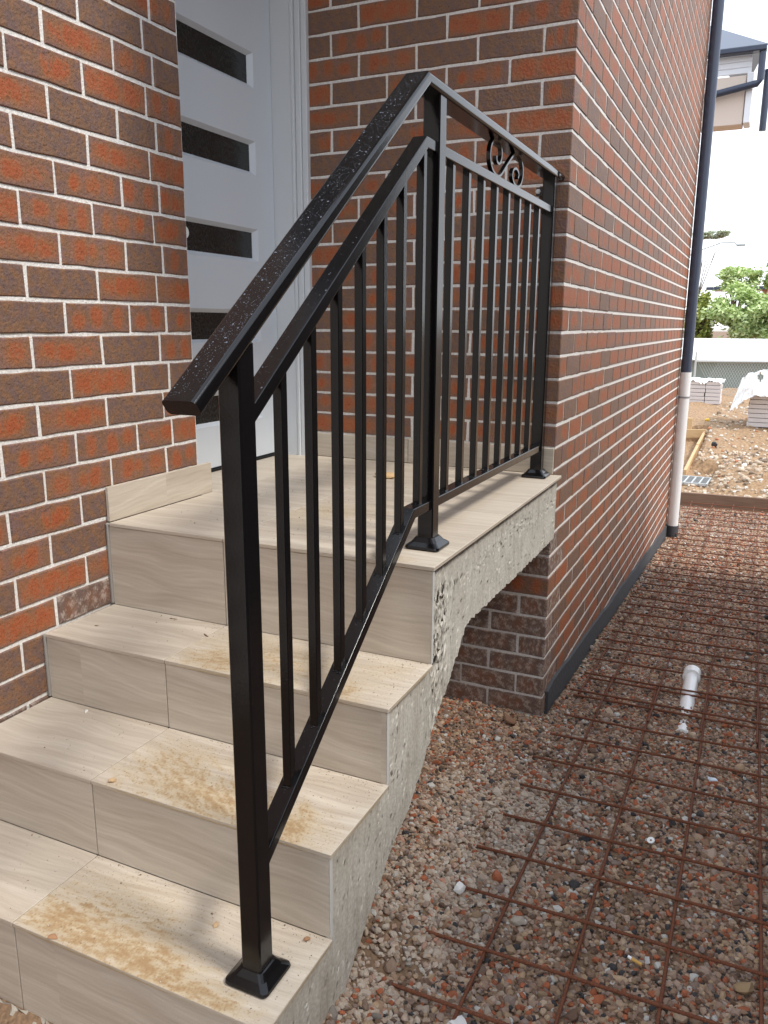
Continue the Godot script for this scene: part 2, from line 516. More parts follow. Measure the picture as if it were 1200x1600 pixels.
func make_tile_materials() -> void:
	var grit := grain_tex(51, 0.12, 3)
	var lo := tint(170, 155, 137)
	var hi := tint(208, 197, 180)
	for k in 5:
		var fa := noise(500 + k, 1.0, 3)
		var fb := noise(520 + k, 1.0, 2)
		var sp := noise(540 + k, 1.0, 1)
		var tex := paint(448, 224, func(x: float, y: float) -> Color:
			var c := lo.lerp(hi, clampf(0.55 + 0.75 * vein(fa, fb, x * 0.7 + k * 3.0, y * 0.35) * 0.85, 0.0, 1.0))
			return c.lightened(sp.get_noise_2d(x * 260.0, y * 130.0) * 0.05) if sp.get_noise_2d(x * 260.0, y * 130.0) > 0.0 else c.darkened(-sp.get_noise_2d(x * 260.0, y * 130.0) * 0.05))
		var m := StandardMaterial3D.new()
		m.albedo_texture = tex
		m.roughness = 0.5
		bump(m, grit, 0.02)
		tile_tex.append(m)
	# treads and the front of the landing: brown clay that dried where the water lay. Each patch: x, z, half-sizes, strength
	var where := {
		"tread_a": [Rect2(0.405, 0.4305, 0.606, 0.2545), [[0.60, 0.56, 0.16, 0.10, 0.9], [0.52, 0.645, 0.09, 0.05, 0.9], [0.80, 0.60, 0.16, 0.09, 0.45], [0.87, 0.655, 0.05, 0.05, 0.9], [0.93, 0.50, 0.05, 0.04, 0.5]]],
		"tread_b": [Rect2(0.405, 0.685, 0.606, 0.2611), [[0.52, 0.79, 0.10, 0.06, 0.8], [0.62, 0.88, 0.18, 0.07, 1.1], [0.80, 0.90, 0.16, 0.07, 0.8], [0.905, 0.90, 0.035, 0.07, 1.1], [0.70, 0.76, 0.12, 0.03, 0.4]]],
		"tread_c": [Rect2(0.405, 0.9461, 0.606, 0.2319), [[0.47, 1.12, 0.09, 0.06, 1.0], [0.62, 1.135, 0.16, 0.05, 1.3], [0.78, 1.155, 0.14, 0.035, 1.1], [0.56, 1.03, 0.16, 0.05, 0.55], [0.90, 1.165, 0.08, 0.02, 0.9], [0.70, 1.07, 0.14, 0.04, 0.5]]],
		"landing": [Rect2(0.405, -0.17, 0.606, 0.6005), [[0.46, 0.06, 0.10, 0.12, 0.55], [0.58, 0.0, 0.10, 0.10, 0.4], [0.88, 0.40, 0.06, 0.02, 0.7], [0.52, 0.22, 0.10, 0.06, 0.35]]],
	}
	var idx := 0
	for key: String in where:
		var r: Rect2 = where[key][0]
		var spots: Array = where[key][1]
		var fa := noise(560 + idx, 1.0, 3)
		var fb := noise(580 + idx, 1.0, 2)
		var sn := noise(600 + idx, 1.0, 4)
		var gn := noise(620 + idx, 1.0, 2)
		var turn: float = [0.25, -0.5, 0.1, 0.9][idx]
		idx += 1
		var h := int(640.0 * r.size.y / r.size.x)
		var tex := paint(640, h, func(x: float, y: float) -> Color:
			var px := r.position.x + x * r.size.x
			var pz := r.position.y + y * r.size.y
			var c := lo.lerp(hi, clampf(0.55 + 0.75 * vein(fa, fb, px, pz), 0.0, 1.0))
			var along := Vector2(px, pz).rotated(turn)
			var w := sn.get_noise_2d(along.x * 14.0, along.y * 36.0)
			var g := gn.get_noise_2d(px * 150.0, pz * 110.0)
			var s := 0.0
			for q: Array in spots:
				var d := Vector2((px - q[0]) / q[2], (pz - q[1]) / q[3]).length() + w * 0.75
				s += q[4] * clampf((1.5 - d) * 0.75, 0.0, 1.0)
			var g2 := gn.get_noise_2d(along.x * 28.0 + 9.0, along.y * 62.0)
			s *= clampf(0.85 + 0.2 * g + 0.34 * g2 + 0.35 * w, 0.0, 1.6)
			c = c.lerp(tint(180, 158, 120), clampf(s * 0.62, 0.0, 0.75))
			c = c.lerp(tint(146, 112, 76), clampf((s - 0.60) * 0.5 + g * 0.16 + g2 * 0.2, 0.0, 0.6) if s > 0.3 else 0.0)
			if g > 0.55 and s > 0.08:
				c = c.lerp(tint(140, 104, 70), 0.45)
			elif gn.get_noise_2d(px * 170.0 + 71.0, pz * 170.0) > 0.68:
				c = c.darkened(0.14)
			return c)
		var m := StandardMaterial3D.new()
		m.albedo_texture = tex
		m.roughness = 0.52
		bump(m, grit, 0.03)
		tread_mats[key] = m

# ------------------------------------------------------------------ ground
func ground_y(x: float, z: float) -> float:
	var y := -0.937 + 0.079 * z
	if z < -5.6:
		y = lerpf(-0.937 + 0.079 * -5.6, -1.41, smoothstep(-5.6, -6.4, z))
	if z > 0.9:
		y = lerpf(y, -0.862, smoothstep(0.9, 1.5, z))
	# gravel is heaped a little along the steps
	if x < 1.2 and z > -0.6:
		y += 0.075 * smoothstep(1.2, 0.85, x) * smoothstep(-0.6, 0.5, z) * (1.0 - smoothstep(1.0, 1.3, z))
	return y

func make_ground() -> void:
	var g := Geo.new()
	var bumps := noise(61, 1.0, 4)
	var xs := []
	var zs := []
	for k in 5:
		xs.append([-90.0, -40.0, -15.0, -6.0, -2.0][k])
	for k in 66:
		xs.append(-0.3 + 0.05 * k)
	for k in 6:
		xs.append([3.4, 4.5, 7.0, 15.0, 40.0, 90.0][k])
	for k in 5:
		zs.append([-400.0, -150.0, -60.0, -25.0, -12.0][k])
	for k in 150:
		zs.append(-7.45 + 0.06 * k)
	for k in 6:
		zs.append([2.0, 3.0, 5.0, 12.0, 40.0, 90.0][k])
	var at := func(x: float, z: float) -> Vector3:
		var fade := 1.0 if absf(x) < 4.0 and z > -8.0 and z < 2.5 else 0.0
		var sink := 0.0 if z > -7.46 else 0.35
		return Vector3(x, ground_y(x, clampf(z, -8.0, 2.0)) - 0.008 - sink + fade * 0.012 * bumps.get_noise_2d(x * 3.0, z * 3.0), z)
	for i in xs.size() - 1:
		for j in zs.size() - 1:
			g.quad(at.call(xs[i], zs[j]), at.call(xs[i + 1], zs[j]), at.call(xs[i + 1], zs[j + 1]), at.call(xs[i], zs[j + 1]), Vector3.UP)
	part("ground", g.mesh(), mats["dirt"], self, "structure")

# ------------------------------------------------------------------ house
func brick_mesh(length: float, rng: RandomNumberGenerator, uv0: float, uv1: float) -> ArrayMesh:
	var g := Geo.new()
	var h := 0.0382
	var outer := []
	var hx := length * 0.5
	for k in 4:
		outer.append(Vector2(-hx + length * k / 4.0, -h))
	outer.append(Vector2(hx, -h))
	for k in 4:
		outer.append(Vector2(hx - length * k / 4.0, h))
	outer.append(Vector2(-hx, h))
	var front := []
	var n := outer.size()
	for k in n:
		var p: Vector2 = outer[k] + Vector2(rng.randf_range(-0.0016, 0.0016), rng.randf_range(-0.0014, 0.0014))
		outer[k] = p
		front.append(Vector3(p.x - signf(p.x) * 0.0028 * (1.0 if absf(p.x) > hx - 0.004 else 0.0), p.y - signf(p.y) * 0.0028, rng.randf_range(-0.0008, 0.0006)))
	var tex := func(p: Vector3) -> Vector2:
		return Vector2(lerpf(uv0, uv1, p.x / length + 0.5), 0.5 - p.y / (2.0 * h))
	var mid := Vector3(0, 0, 0.0005)
	for k in n:
		var m := (k + 1) % n
		var a: Vector3 = front[k]
		var b: Vector3 = front[m]
		g.tri(mid, a, b, Vector3.BACK, tex.call(mid), tex.call(a), tex.call(b))
		var c := Vector3(outer[k].x, outer[k].y, -0.003)
		var d := Vector3(outer[m].x, outer[m].y, -0.003)
		var out := Vector3(a.x + b.x, a.y + b.y, 0.0) * Vector3(0.3, 3.0, 0)
		if absf(a.x + b.x) > length * 0.99:
			out = Vector3(a.x, 0, 0)
		out = out.normalized()
		g.quad(a, b, d, c, out + Vector3.BACK, tex.call(a), tex.call(b), tex.call(b), tex.call(a))
		g.quad(c, d, Vector3(d.x, d.y, -0.026), Vector3(c.x, c.y, -0.026), out, tex.call(a), tex.call(b), tex.call(b), tex.call(a))
	return g.mesh()

func on_screen(p: Vector3) -> bool:
	var l := cam.transform.affine_inverse() * p
	if l.z > -0.2:
		return false
	var f := 800.0 / tan(deg_to_rad(cam.fov * 0.5))
	var q := Vector2(600.0 + f * l.x / -l.z, 800.0 - f * l.y / -l.z)
	return q.x > -60.0 and q.x < 1260.0 and q.y > -50.0 and q.y < 1650.0

func make_house() -> void:
	var rng := RandomNumberGenerator.new()
	rng.seed = 4
	var house := thing("brick_house", "red brown brick house with pale mortar, grey front door and long side wall", "house", Vector3(0, -1.0, 0))
	var down := Vector3(0, 1.0, 0)    # parts are laid out from the landing floor
	# brick shapes by length
	var shapes := {}
	for length: float in [0.23, 0.145, 0.148, 0.11, 0.105]:
		var list := []
		for k in 6:
			var s := 1.0 if length > 0.2 else length / 0.23
			var a := 0.0 if k % 2 == 0 else 1.0 - s
			list.append(brick_mesh(length, rng, a, a + s))
		shapes[length] = list
	var pick := func(dusty: float) -> StandardMaterial3D:
		if rng.randf() < dusty:
			return grey_bricks[rng.randi() % grey_bricks.size()]
		return brick_mats[rng.randi() % brick_mats.size()]
	var lay := func(wall: Node3D, at: Vector3, basis: Basis, length: float, dusty: float) -> void:
		var best := 0.23
		for l: float in shapes:
			if absf(l - length) < absf(best - length):
				best = l
		var o := part("brick", shapes[best][rng.randi() % 6], pick.call(dusty), wall)
		var b := basis * Basis(Vector3(0, 0, 1), rng.randf_range(-0.006, 0.006)) * Basis(Vector3(0, 1, 0), rng.randf_range(-0.004, 0.004))
		if rng.randf() < 0.5:
			b = b * Basis(Vector3(0, 0, 1), PI)
		o.transform = Transform3D(b * Basis.from_scale(Vector3(length / best, 1, 1)), at + down + basis.z * rng.randf_range(-0.001, 0.001))
	# bricks too small to pick apart go into one mesh, sorted by material
	var rest := func(list: Array, wall: Node3D, basis: Basis) -> void:
		var sorted := {}
		for e: Array in list:
			var m: StandardMaterial3D = pick.call(0.0)
			if not sorted.has(m):
				sorted[m] = Geo.new()
			sorted[m].block(e[0] + down, Vector3(e[1], 0.0764, 0.026), basis)
		var am := ArrayMesh.new()
		var k := 0
		for m in sorted:
			sorted[m].add_to(am)
			am.surface_set_material(k, m)
			k += 1
		part("brickwork", am, null, wall, "stuff")

	# --- left wall, its corner at z = 0
	var top := 2.10
	var g := Geo.new()
	g.box(Vector3(-0.129, 0.30, 1.996) + down, Vector3(0.25, 3.62, 4.0), 0.0)
	var left := part("wall", g.mesh(), mats["mortar"], house)
	left.set_meta("label", "left brick wall beside the steps")
	var lb := Basis(Vector3(0, 0, -1), Vector3(0, 1, 0), Vector3(1, 0, 0))
	var few := []
	for k in range(-12, 30):
		var y := JOINT_LEFT - COURSE * (k + 0.5)
		var cuts := []
		if posmod(k, 2) == 0:
			cuts.append([0.0, 0.145])
			for j in 9:
				cuts.append([0.155 + 0.24 * j, 0.385 + 0.24 * j])
		else:
			cuts.append([0.0, 0.11])
			cuts.append([0.12, 0.268])
			for j in 9:
				cuts.append([0.278 + 0.24 * j, 0.508 + 0.24 * j])
		for cut: Array in cuts:
			var z: float = (cut[0] + cut[1]) * 0.5
			var p := Vector3(0, y, z)
			var hidden := false
			for s in 4:
				var z0: float = -9.0 if s == 0 else STEP_Z[s - 1]
				if cut[1] < STEP_Z[s] and cut[0] > z0 - 0.2 and y < STEP_Y[s] - 0.05:
					hidden = true
			if (on_screen(p) or on_screen(Vector3(0, y, cut[0]))) and not hidden:
				var low: float = 0.0
				if (z > 0.40 and y < -0.12) or (z > 0.65 and y < -0.3):
					low = 0.22
				lay.call(left, p, lb, cut[1] - cut[0], low)
			elif y < top and y > -1.0:
				few.append([p, cut[1] - cut[0]])
	rest.call(few, left, lb)
	# roof edge above the left wall
	g = Geo.new()
	g.box(Vector3(-0.045, 2.16, 2.17) + down, Vector3(0.12, 0.10, 3.66), 0.006)
	part("gutter", g.mesh(), mats["gutter"], house)
	g = Geo.new()
	g.box(Vector3(-1.66, 2.80, 1.55) + down, Vector3(3.4, 0.04, 5.2), 0.004, Basis(Vector3.BACK, -0.38))
	part("roof", g.mesh(), mats["gutter"], house)
	# --- wall behind the landing and the side wall share their corner bricks
	g = Geo.new()
	g.box(Vector3((-0.5 + SIDE - 0.25) * 0.5, 0.6, BACK - 0.129) + down, Vector3(SIDE - 0.25 + 0.5, 4.2, 0.25), 0.0)
	var back := part("wall", g.mesh(), mats["mortar"], house)
	back.set_meta("label", "brick wall behind the landing, right of the door")
	g = Geo.new()
	g.box(Vector3(SIDE - 0.1275, 1.4, (BACK - 0.004 + FAR) * 0.5) + down, Vector3(0.25, 5.8, absf(FAR - BACK) - 0.004), 0.0)
	var side := part("wall", g.mesh(), mats["mortar"], house)
	side.set_meta("label", "long side wall above the gravel path")
	var bb := Basis.IDENTITY
	few = []
	var few_side := []
	var side_list := []
	for k in range(-26, 36):
		var y := JOINT_BACK - COURSE * (k + 0.5)
		if y > 4.25:
			continue
		var even := posmod(k, 2) == 0
		var fx := 0.11 if even else 0.23
		var fz := 0.23 if even else 0.11
		var below := clampf((0.0 - y) * 3.0, 0.0, 1.0)
		if y > -1.5:
			var cg := Geo.new()
			cg.box(Vector3.ZERO, Vector3(fx, 0.0764, fz), 0.0028, Basis.IDENTITY, 0.0, Vector2.ZERO, 0.0012, rng)
			if y < 1.85:
				var o := part("brick", cg.mesh(), pick.call(0.85 if y < -0.25 else 0.0), back)
				o.position = Vector3(SIDE - fx * 0.5, y, BACK - fz * 0.5) + down
			else:
				few_side.append([Vector3(SIDE, y, BACK - fz * 0.5), fz])
		var x := SIDE - fx - 0.01
		while x > -0.12:
			var x0 := maxf(x - 0.23, -0.13)
			var p := Vector3((x + x0) * 0.5, y, BACK)
			var shown := on_screen(p) and (y > 0.06 or (y < -0.24 and y > -1.08))
			if shown and x - x0 > 0.05:
				lay.call(back, p, bb, x - x0, 0.85 if y < -0.24 else 0.0)
			elif y < 2.4 and y > -1.4 and x - x0 > 0.03:
				few.append([p, x - x0])
			x = x0 - 0.01
		var z := BACK - fz - 0.01
		while z > FAR + 0.03:
			var z0 := maxf(z - 0.23, FAR)
			if y > ground_y(SIDE, z) - 0.1:
				side_list.append([Vector3(SIDE, y, (z + z0) * 0.5), z - z0])
			z = z0 - 0.01
	rest.call(few, back, bb)
	# the side bricks that show largest are bricks of their own
	var scored := []
	for e: Array in side_list:
		var d: float = e[0].distance_to(cam.position)
		if e[1] > 0.1 and on_screen(e[0]) and e[0].y > ground_y(SIDE, e[0].z) + 0.1:
			scored.append([d, e])
		else:
			few_side.append(e)
	scored.sort_custom(func(a, b): return a[0] < b[0])
	for k in scored.size():
		if k < 110:
			lay.call(side, scored[k][1][0], lb, scored[k][1][1], 0.0)
		else:
			few_side.append(scored[k][1])
	rest.call(few_side, side, lb)

	# --- black strip at the foot of the side wall, following the fall of the path
	g = Geo.new()
	var prev := Vector3.ZERO
	var nz := noise(71, 1.0, 2)
	for k in 49:
		var z := BACK - 0.05 - (absf(FAR - BACK) - 0.08) * k / 48.0
		var p := Vector3(SIDE, ground_y(SIDE, z) - 0.05 + down.y, z)
		if k > 0:
			var t0 := prev + Vector3(0, 0.158 + 0.012 * nz.get_noise_1d(prev.z * 2.0), 0)
			var t1 := p + Vector3(0, 0.158 + 0.012 * nz.get_noise_1d(p.z * 2.0), 0)
			if k == 1:
				t0.y -= 0.02
			var o := Vector3(0.013, 0, 0)
			g.quad(prev + o, p + o, t1 + o, t0 + o, Vector3.RIGHT)
			g.quad(t0 + o, t1 + o, t1 - o, t0 - o, Vector3.UP)
			if k == 1:
				g.quad(prev + o, prev - o, t0 - o, t0 + o, Vector3.BACK)
		prev = p
	part("base_strip", g.mesh(), mats["strip"], house)

	make_door(house, down)

	# --- roof over the landing, which keeps the rain off it, above the frame
	g = Geo.new()
	g.box(Vector3(0.55, 2.50, -0.285) + down, Vector3(1.7, 0.20, 1.225), 0.004)
	part("porch_roof", g.mesh(), mats["frame"], house)
	g = Geo.new()
	g.box(Vector3(-0.33, 2.26, -0.45) + down, Vector3(0.19, 0.36, 0.88), 0.0)
	part("lintel", g.mesh(), mats["mortar"], house)

func make_door(house: Node3D, down: Vector3) -> void:
	var xd := -0.225
	# slab with five bevelled openings
	var slab := Geo.new()
	var z0 := -0.862
	var z1 := -0.03
	var heights := [1.503, 1.187, 0.861, 0.548, 0.236]
	var pz0 := -0.738
	var pz1 := -0.155
	var half := 0.063
	var x := xd
	var strips := []
	var y := 0.014
	for k in range(4, -1, -1):
		strips.append([y, heights[k] - half])
		y = heights[k] + half
	strips.append([y, 2.05])
	for s: Array in strips:
		slab.quad(Vector3(x, s[0], z0) + down, Vector3(x, s[0], z1) + down, Vector3(x, s[1], z1) + down, Vector3(x, s[1], z0) + down, Vector3.RIGHT)
	for h: float in heights:
		for e in [[z0, pz0], [pz1, z1]]:
			slab.quad(Vector3(x, h - half, e[0]) + down, Vector3(x, h - half, e[1]) + down, Vector3(x, h + half, e[1]) + down, Vector3(x, h + half, e[0]) + down, Vector3.RIGHT)
		# splayed moulding down to the glass
		var i := 0.014
		var d := 0.016
		var o := [Vector3(x, h - half, pz0), Vector3(x, h - half, pz1), Vector3(x, h + half, pz1), Vector3(x, h + half, pz0)]
		var q := [Vector3(x - d, h - half + i, pz0 + i * 1.6), Vector3(x - d, h - half + i, pz1 - i), Vector3(x - d, h + half - i, pz1 - i), Vector3(x - d, h + half - i, pz0 + i * 1.6)]
		var facing := [Vector3(1, 1, 0), Vector3(1, 0, -1), Vector3(1, -1, 0), Vector3(1, 0, 1)]
		for k in 4:
			var m := (k + 1) % 4
			slab.quad(o[k] + down, o[m] + down, q[m] + down, q[k] + down, facing[k])
	# edges and back of the slab
	slab.quad(Vector3(x, 0.014, z0) + down, Vector3(x - 0.04, 0.014, z0) + down, Vector3(x - 0.04, 2.05, z0) + down, Vector3(x, 2.05, z0) + down, Vector3(0, 0, -1))
	slab.quad(Vector3(x, 0.014, z0) + down, Vector3(x, 0.014, z1) + down, Vector3(x - 0.04, 0.014, z1) + down, Vector3(x - 0.04, 0.014, z0) + down, Vector3.DOWN)
	slab.quad(Vector3(x - 0.04, 0.014, z0) + down, Vector3(x - 0.04, 0.014, z1) + down, Vector3(x - 0.04, 2.05, z1) + down, Vector3(x - 0.04, 2.05, z0) + down, Vector3.LEFT)
	var door := part("front_door", slab.mesh(), mats["door"], house)
	door.set_meta("label", "grey panelled front door with five dark glass strips")
	for h: float in heights:
		var g := Geo.new()
		g.box(Vector3(x - 0.021, h, (pz0 + pz1) * 0.5) + down, Vector3(0.008, 2.0 * half - 0.02, pz1 - pz0 - 0.02), 0.0)
		part("pane", g.mesh(), mats["door_glass"], door)
	var g := Geo.new()
	g.tube(PackedVector3Array([Vector3(x - 0.0172, 0.872, -0.30) + down, Vector3(x - 0.0165, 0.872, -0.30) + down]), 0.021, 20)
	part("sticker", g.mesh(), mats["pvc_bright"], door)
	# frame: jamb, stop and outer moulding on the right, head above, dark gap and sill below
	g = Geo.new()
	g.box(Vector3(-0.232, 1.04, -0.887) + down, Vector3(0.19, 2.12, 0.044), 0.002)
	g.box(Vector3(-0.129, 1.04, -0.884) + down, Vector3(0.012, 2.12, 0.042), 0.002)
	g.box(Vector3(-0.110, 1.04, -0.890) + down, Vector3(0.024, 2.12, 0.034), 0.003)
	g.box(Vector3(-0.085, 1.04, -0.8925) + down, Vector3(0.024, 2.12, 0.026), 0.003)
	g.box(Vector3(-0.232, 2.085, -0.44) + down, Vector3(0.19, 0.07, 0.85), 0.002)
	g.box(Vector3(-0.232, 1.04, -0.012) + down, Vector3(0.19, 2.12, 0.03), 0.002)
	part("door_frame", g.mesh(), mats["frame"], house)
	g = Geo.new()
	g.box(Vector3(-0.30, 0.0035, -0.45) + down, Vector3(0.17, 0.009, 0.83), 0.001)
	part("door_sill", g.mesh(), mat("gap", Color(0.02, 0.02, 0.02), 0.8), house)

# ------------------------------------------------------------------ steps
func make_steps() -> void:
	var rng := RandomNumberGenerator.new()
	rng.seed = 15
	var steps := thing("front_steps", "beige tiled concrete steps rising to a landing at the front door", "steps", Vector3(0, -0.95, 0))
	var down := Vector3(0, 0.95, 0)
	# concrete body: profile in (z, y), pulled along x
	var prof := PackedVector2Array()
	prof.append(Vector2(BACK + 0.004, -0.012))
	for s in 4:
		prof.append(Vector2(STEP_Z[s] - 0.013, STEP_Y[s] - 0.012))
		prof.append(Vector2(STEP_Z[s] - 0.013, (STEP_Y[s + 1] if s < 3 else -0.98) - 0.012))
	var soffit := [Vector2(0.98, -0.98), Vector2(0.915, -0.862), Vector2(0.812, -0.775), Vector2(0.716, -0.692), Vector2(0.63, -0.634), Vector2(0.5176, -0.578), Vector2(0.4377, -0.516), Vector2(0.36, -0.432), Vector2(0.288, -0.380), Vector2(0.217, -0.330), Vector2(0.125, -0.243), Vector2(-0.29, -0.247), Vector2(BACK + 0.004, -0.246)]
	for p: Vector2 in soffit:
		prof.append(p)
	var g := Geo.new()
	var x1 := 0.978
	var tri := Geometry2D.triangulate_polygon(prof)
	for k in range(0, tri.size(), 3):
		for xx in [0.0, x1]:
			var a := prof[tri[k]]
			var b := prof[tri[k + 1]]
			var c := prof[tri[k + 2]]
			g.tri(Vector3(xx, a.y, a.x) + down, Vector3(xx, b.y, b.x) + down, Vector3(xx, c.y, c.x) + down, Vector3(1 if xx > 0.5 else -1, 0, 0))
	var mid := Vector2(0.3, -0.2)
	for k in prof.size():
		var a := prof[k]
		var b := prof[(k + 1) % prof.size()]
		var nn := Vector2((b - a).y, -(b - a).x)
		if Geometry2D.is_point_in_polygon((a + b) * 0.5 + nn.normalized() * 0.003, prof):
			nn = -nn
		g.quad(Vector3(0, a.y, a.x) + down, Vector3(x1, a.y, a.x) + down, Vector3(x1, b.y, b.x) + down, Vector3(0, b.y, b.x) + down, Vector3(0, nn.y, nn.x))
	# floor of the recess in front of the door
	g.box(Vector3(-0.11, -0.132, -0.45) + down, Vector3(0.22, 0.24, 0.89), 0.0)
	var body := part("concrete_body", g.mesh(), mats["concrete_plain"], steps)
	body.set_meta("label", "rough bare concrete below the tiles")
	make_rough_side(steps, down, soffit)

	# tiles
	var th := 0.0105
	var lay := func(called: String, lo: Vector3, hi: Vector3, m: StandardMaterial3D, own: bool, k: int) -> void:
		var t := Geo.new()
		var off := Vector2(rng.randf() * 0.6, rng.randf() * 0.5)
		var size := hi - lo
		var at := (hi + lo) * 0.5
		if own:
			t.box(at + down, size, 0.0012)
		else:
			t.box(at + down, size, 0.0012, Basis.IDENTITY, 0.0, off)
			# texture measured in metres: 0.7 x 0.35
			for i in t.u.size():
				var p := t.v[i] - at - down
				var n := t.n[i].abs()
				if n.y > 0.7:
					t.u[i] = Vector2(p.x / 0.7, p.z / 0.35) + off
				elif n.z > 0.7:
					t.u[i] = Vector2(p.x / 0.7, p.y / 0.35) + off
				else:
					t.u[i] = Vector2(p.z / 0.7, p.y / 0.35) + off
		part(called, t.mesh(), m, steps)
	var jx := 0.405
	var keys := ["", "tread_a", "tread_b", "tread_c"]
	for s in range(1, 4):
		var z0: float = STEP_Z[s - 1] - 0.003
		var z1: float = STEP_Z[s]
		lay.call("tread_tile", Vector3(0.006, STEP_Y[s] - th, z0), Vector3(jx - 0.001, STEP_Y[s], z1), tile_tex[s], false, s)
		lay.call("tread_tile", Vector3(jx + 0.001, STEP_Y[s] - th, z0), Vector3(EDGE, STEP_Y[s], z1), tread_mats[keys[s]], true, s)
	for s in 4:
		var z: float = STEP_Z[s] - 0.003
		var y0: float = STEP_Y[s + 1] if s < 3 else -0.835
		lay.call("riser_tile", Vector3(0.008, y0, z - th), Vector3(jx - 0.001, STEP_Y[s] - th - 0.0015, z), tile_tex[(s + 2) % 5], false, s)
		lay.call("riser_tile", Vector3(jx + 0.001, y0, z - th), Vector3(EDGE - 0.006, STEP_Y[s] - th - 0.0015, z), tile_tex[(s + 4) % 5], false, s)
	var rows := [[STEP_Z[0], -0.169], [-0.171, -0.769], [-0.771, BACK + 0.013]]
	for k in 3:
		lay.call("landing_tile", Vector3(0.013 if k == 0 else -0.222, -th, rows[k][1]), Vector3(jx - 0.001, 0, rows[k][0]), tile_tex[k], false, k)
		if k == 0:
			lay.call("landing_tile", Vector3(jx + 0.001, -th, rows[k][1]), Vector3(EDGE, 0, rows[k][0]), tread_mats["landing"], true, k)
		else:
			lay.call("landing_tile", Vector3(jx + 0.001, -th, rows[k][1]), Vector3(EDGE, 0, rows[k][0]), tile_tex[k + 2], false, k)
	lay.call("landing_tile", Vector3(-0.222, -th, -0.169), Vector3(0.012, 0, -0.001), tile_tex[0], false, 0)
	# skirting
	lay.call("skirting_tile", Vector3(0.001, 0.001, -0.055), Vector3(0.012, 0.102, STEP_Z[0] - 0.006), tile_tex[3], false, 0)
	lay.call("skirting_tile", Vector3(-0.072, 0.001, BACK + 0.001), Vector3(0.373, 0.100, BACK + 0.012), tile_tex[4], false, 0)
	lay.call("skirting_tile", Vector3(0.375, 0.001, BACK + 0.001), Vector3(0.976, 0.100, BACK + 0.012), tile_tex[1], false, 0)
	# grout run between the risers and the left wall
	for s in 4:
		var gg := Geo.new()
		var y0: float = STEP_Y[s + 1] if s < 3 else -0.83
		gg.box(Vector3(0.004, (STEP_Y[s] + y0) * 0.5, STEP_Z[s] - 0.006) + down, Vector3(0.010, STEP_Y[s] - y0 - 0.004, 0.018), 0.003)
		part("grout_line", gg.mesh(), mats["grout"], steps)
		# metal edge trim at the right end of each riser
		gg = Geo.new()
		gg.box(Vector3(EDGE - 0.0045, (STEP_Y[s] - th + y0) * 0.5, STEP_Z[s] - 0.008) + down, Vector3(0.0024, STEP_Y[s] - th - y0, 0.010), 0.0006)
		part("edge_trim", gg.mesh(), mat("trim", tint(200, 198, 192), 0.5), steps)
	# rough mortar left at the foot of the lowest riser
	g = Geo.new()
	var nn := noise(81, 1.0, 4)
	for i in 60:
		for j in 12:
			var q := []
			for e in [[0, 0], [1, 0], [1, 1], [0, 1]]:
				var x: float = 0.02 + (i + e[0]) * 0.016
				var t: float = (j + e[1]) / 12.0
				var lump := absf(nn.get_noise_2d(x * 16.0, t * 3.0)) * 0.035 + maxf(0.0, nn.get_noise_2d(x * 50.0, t * 9.0)) * 0.018
				q.append(Vector3(x, -0.834 - t * 0.05 + lump * 0.3, 1.166 + t * 0.05 + lump) + down)
			g.quad(q[0], q[1], q[2], q[3], Vector3(0, 0.7, 0.7))
	part("rough_mortar", g.mesh(), mats["concrete_plain"], steps)
	make_debris()

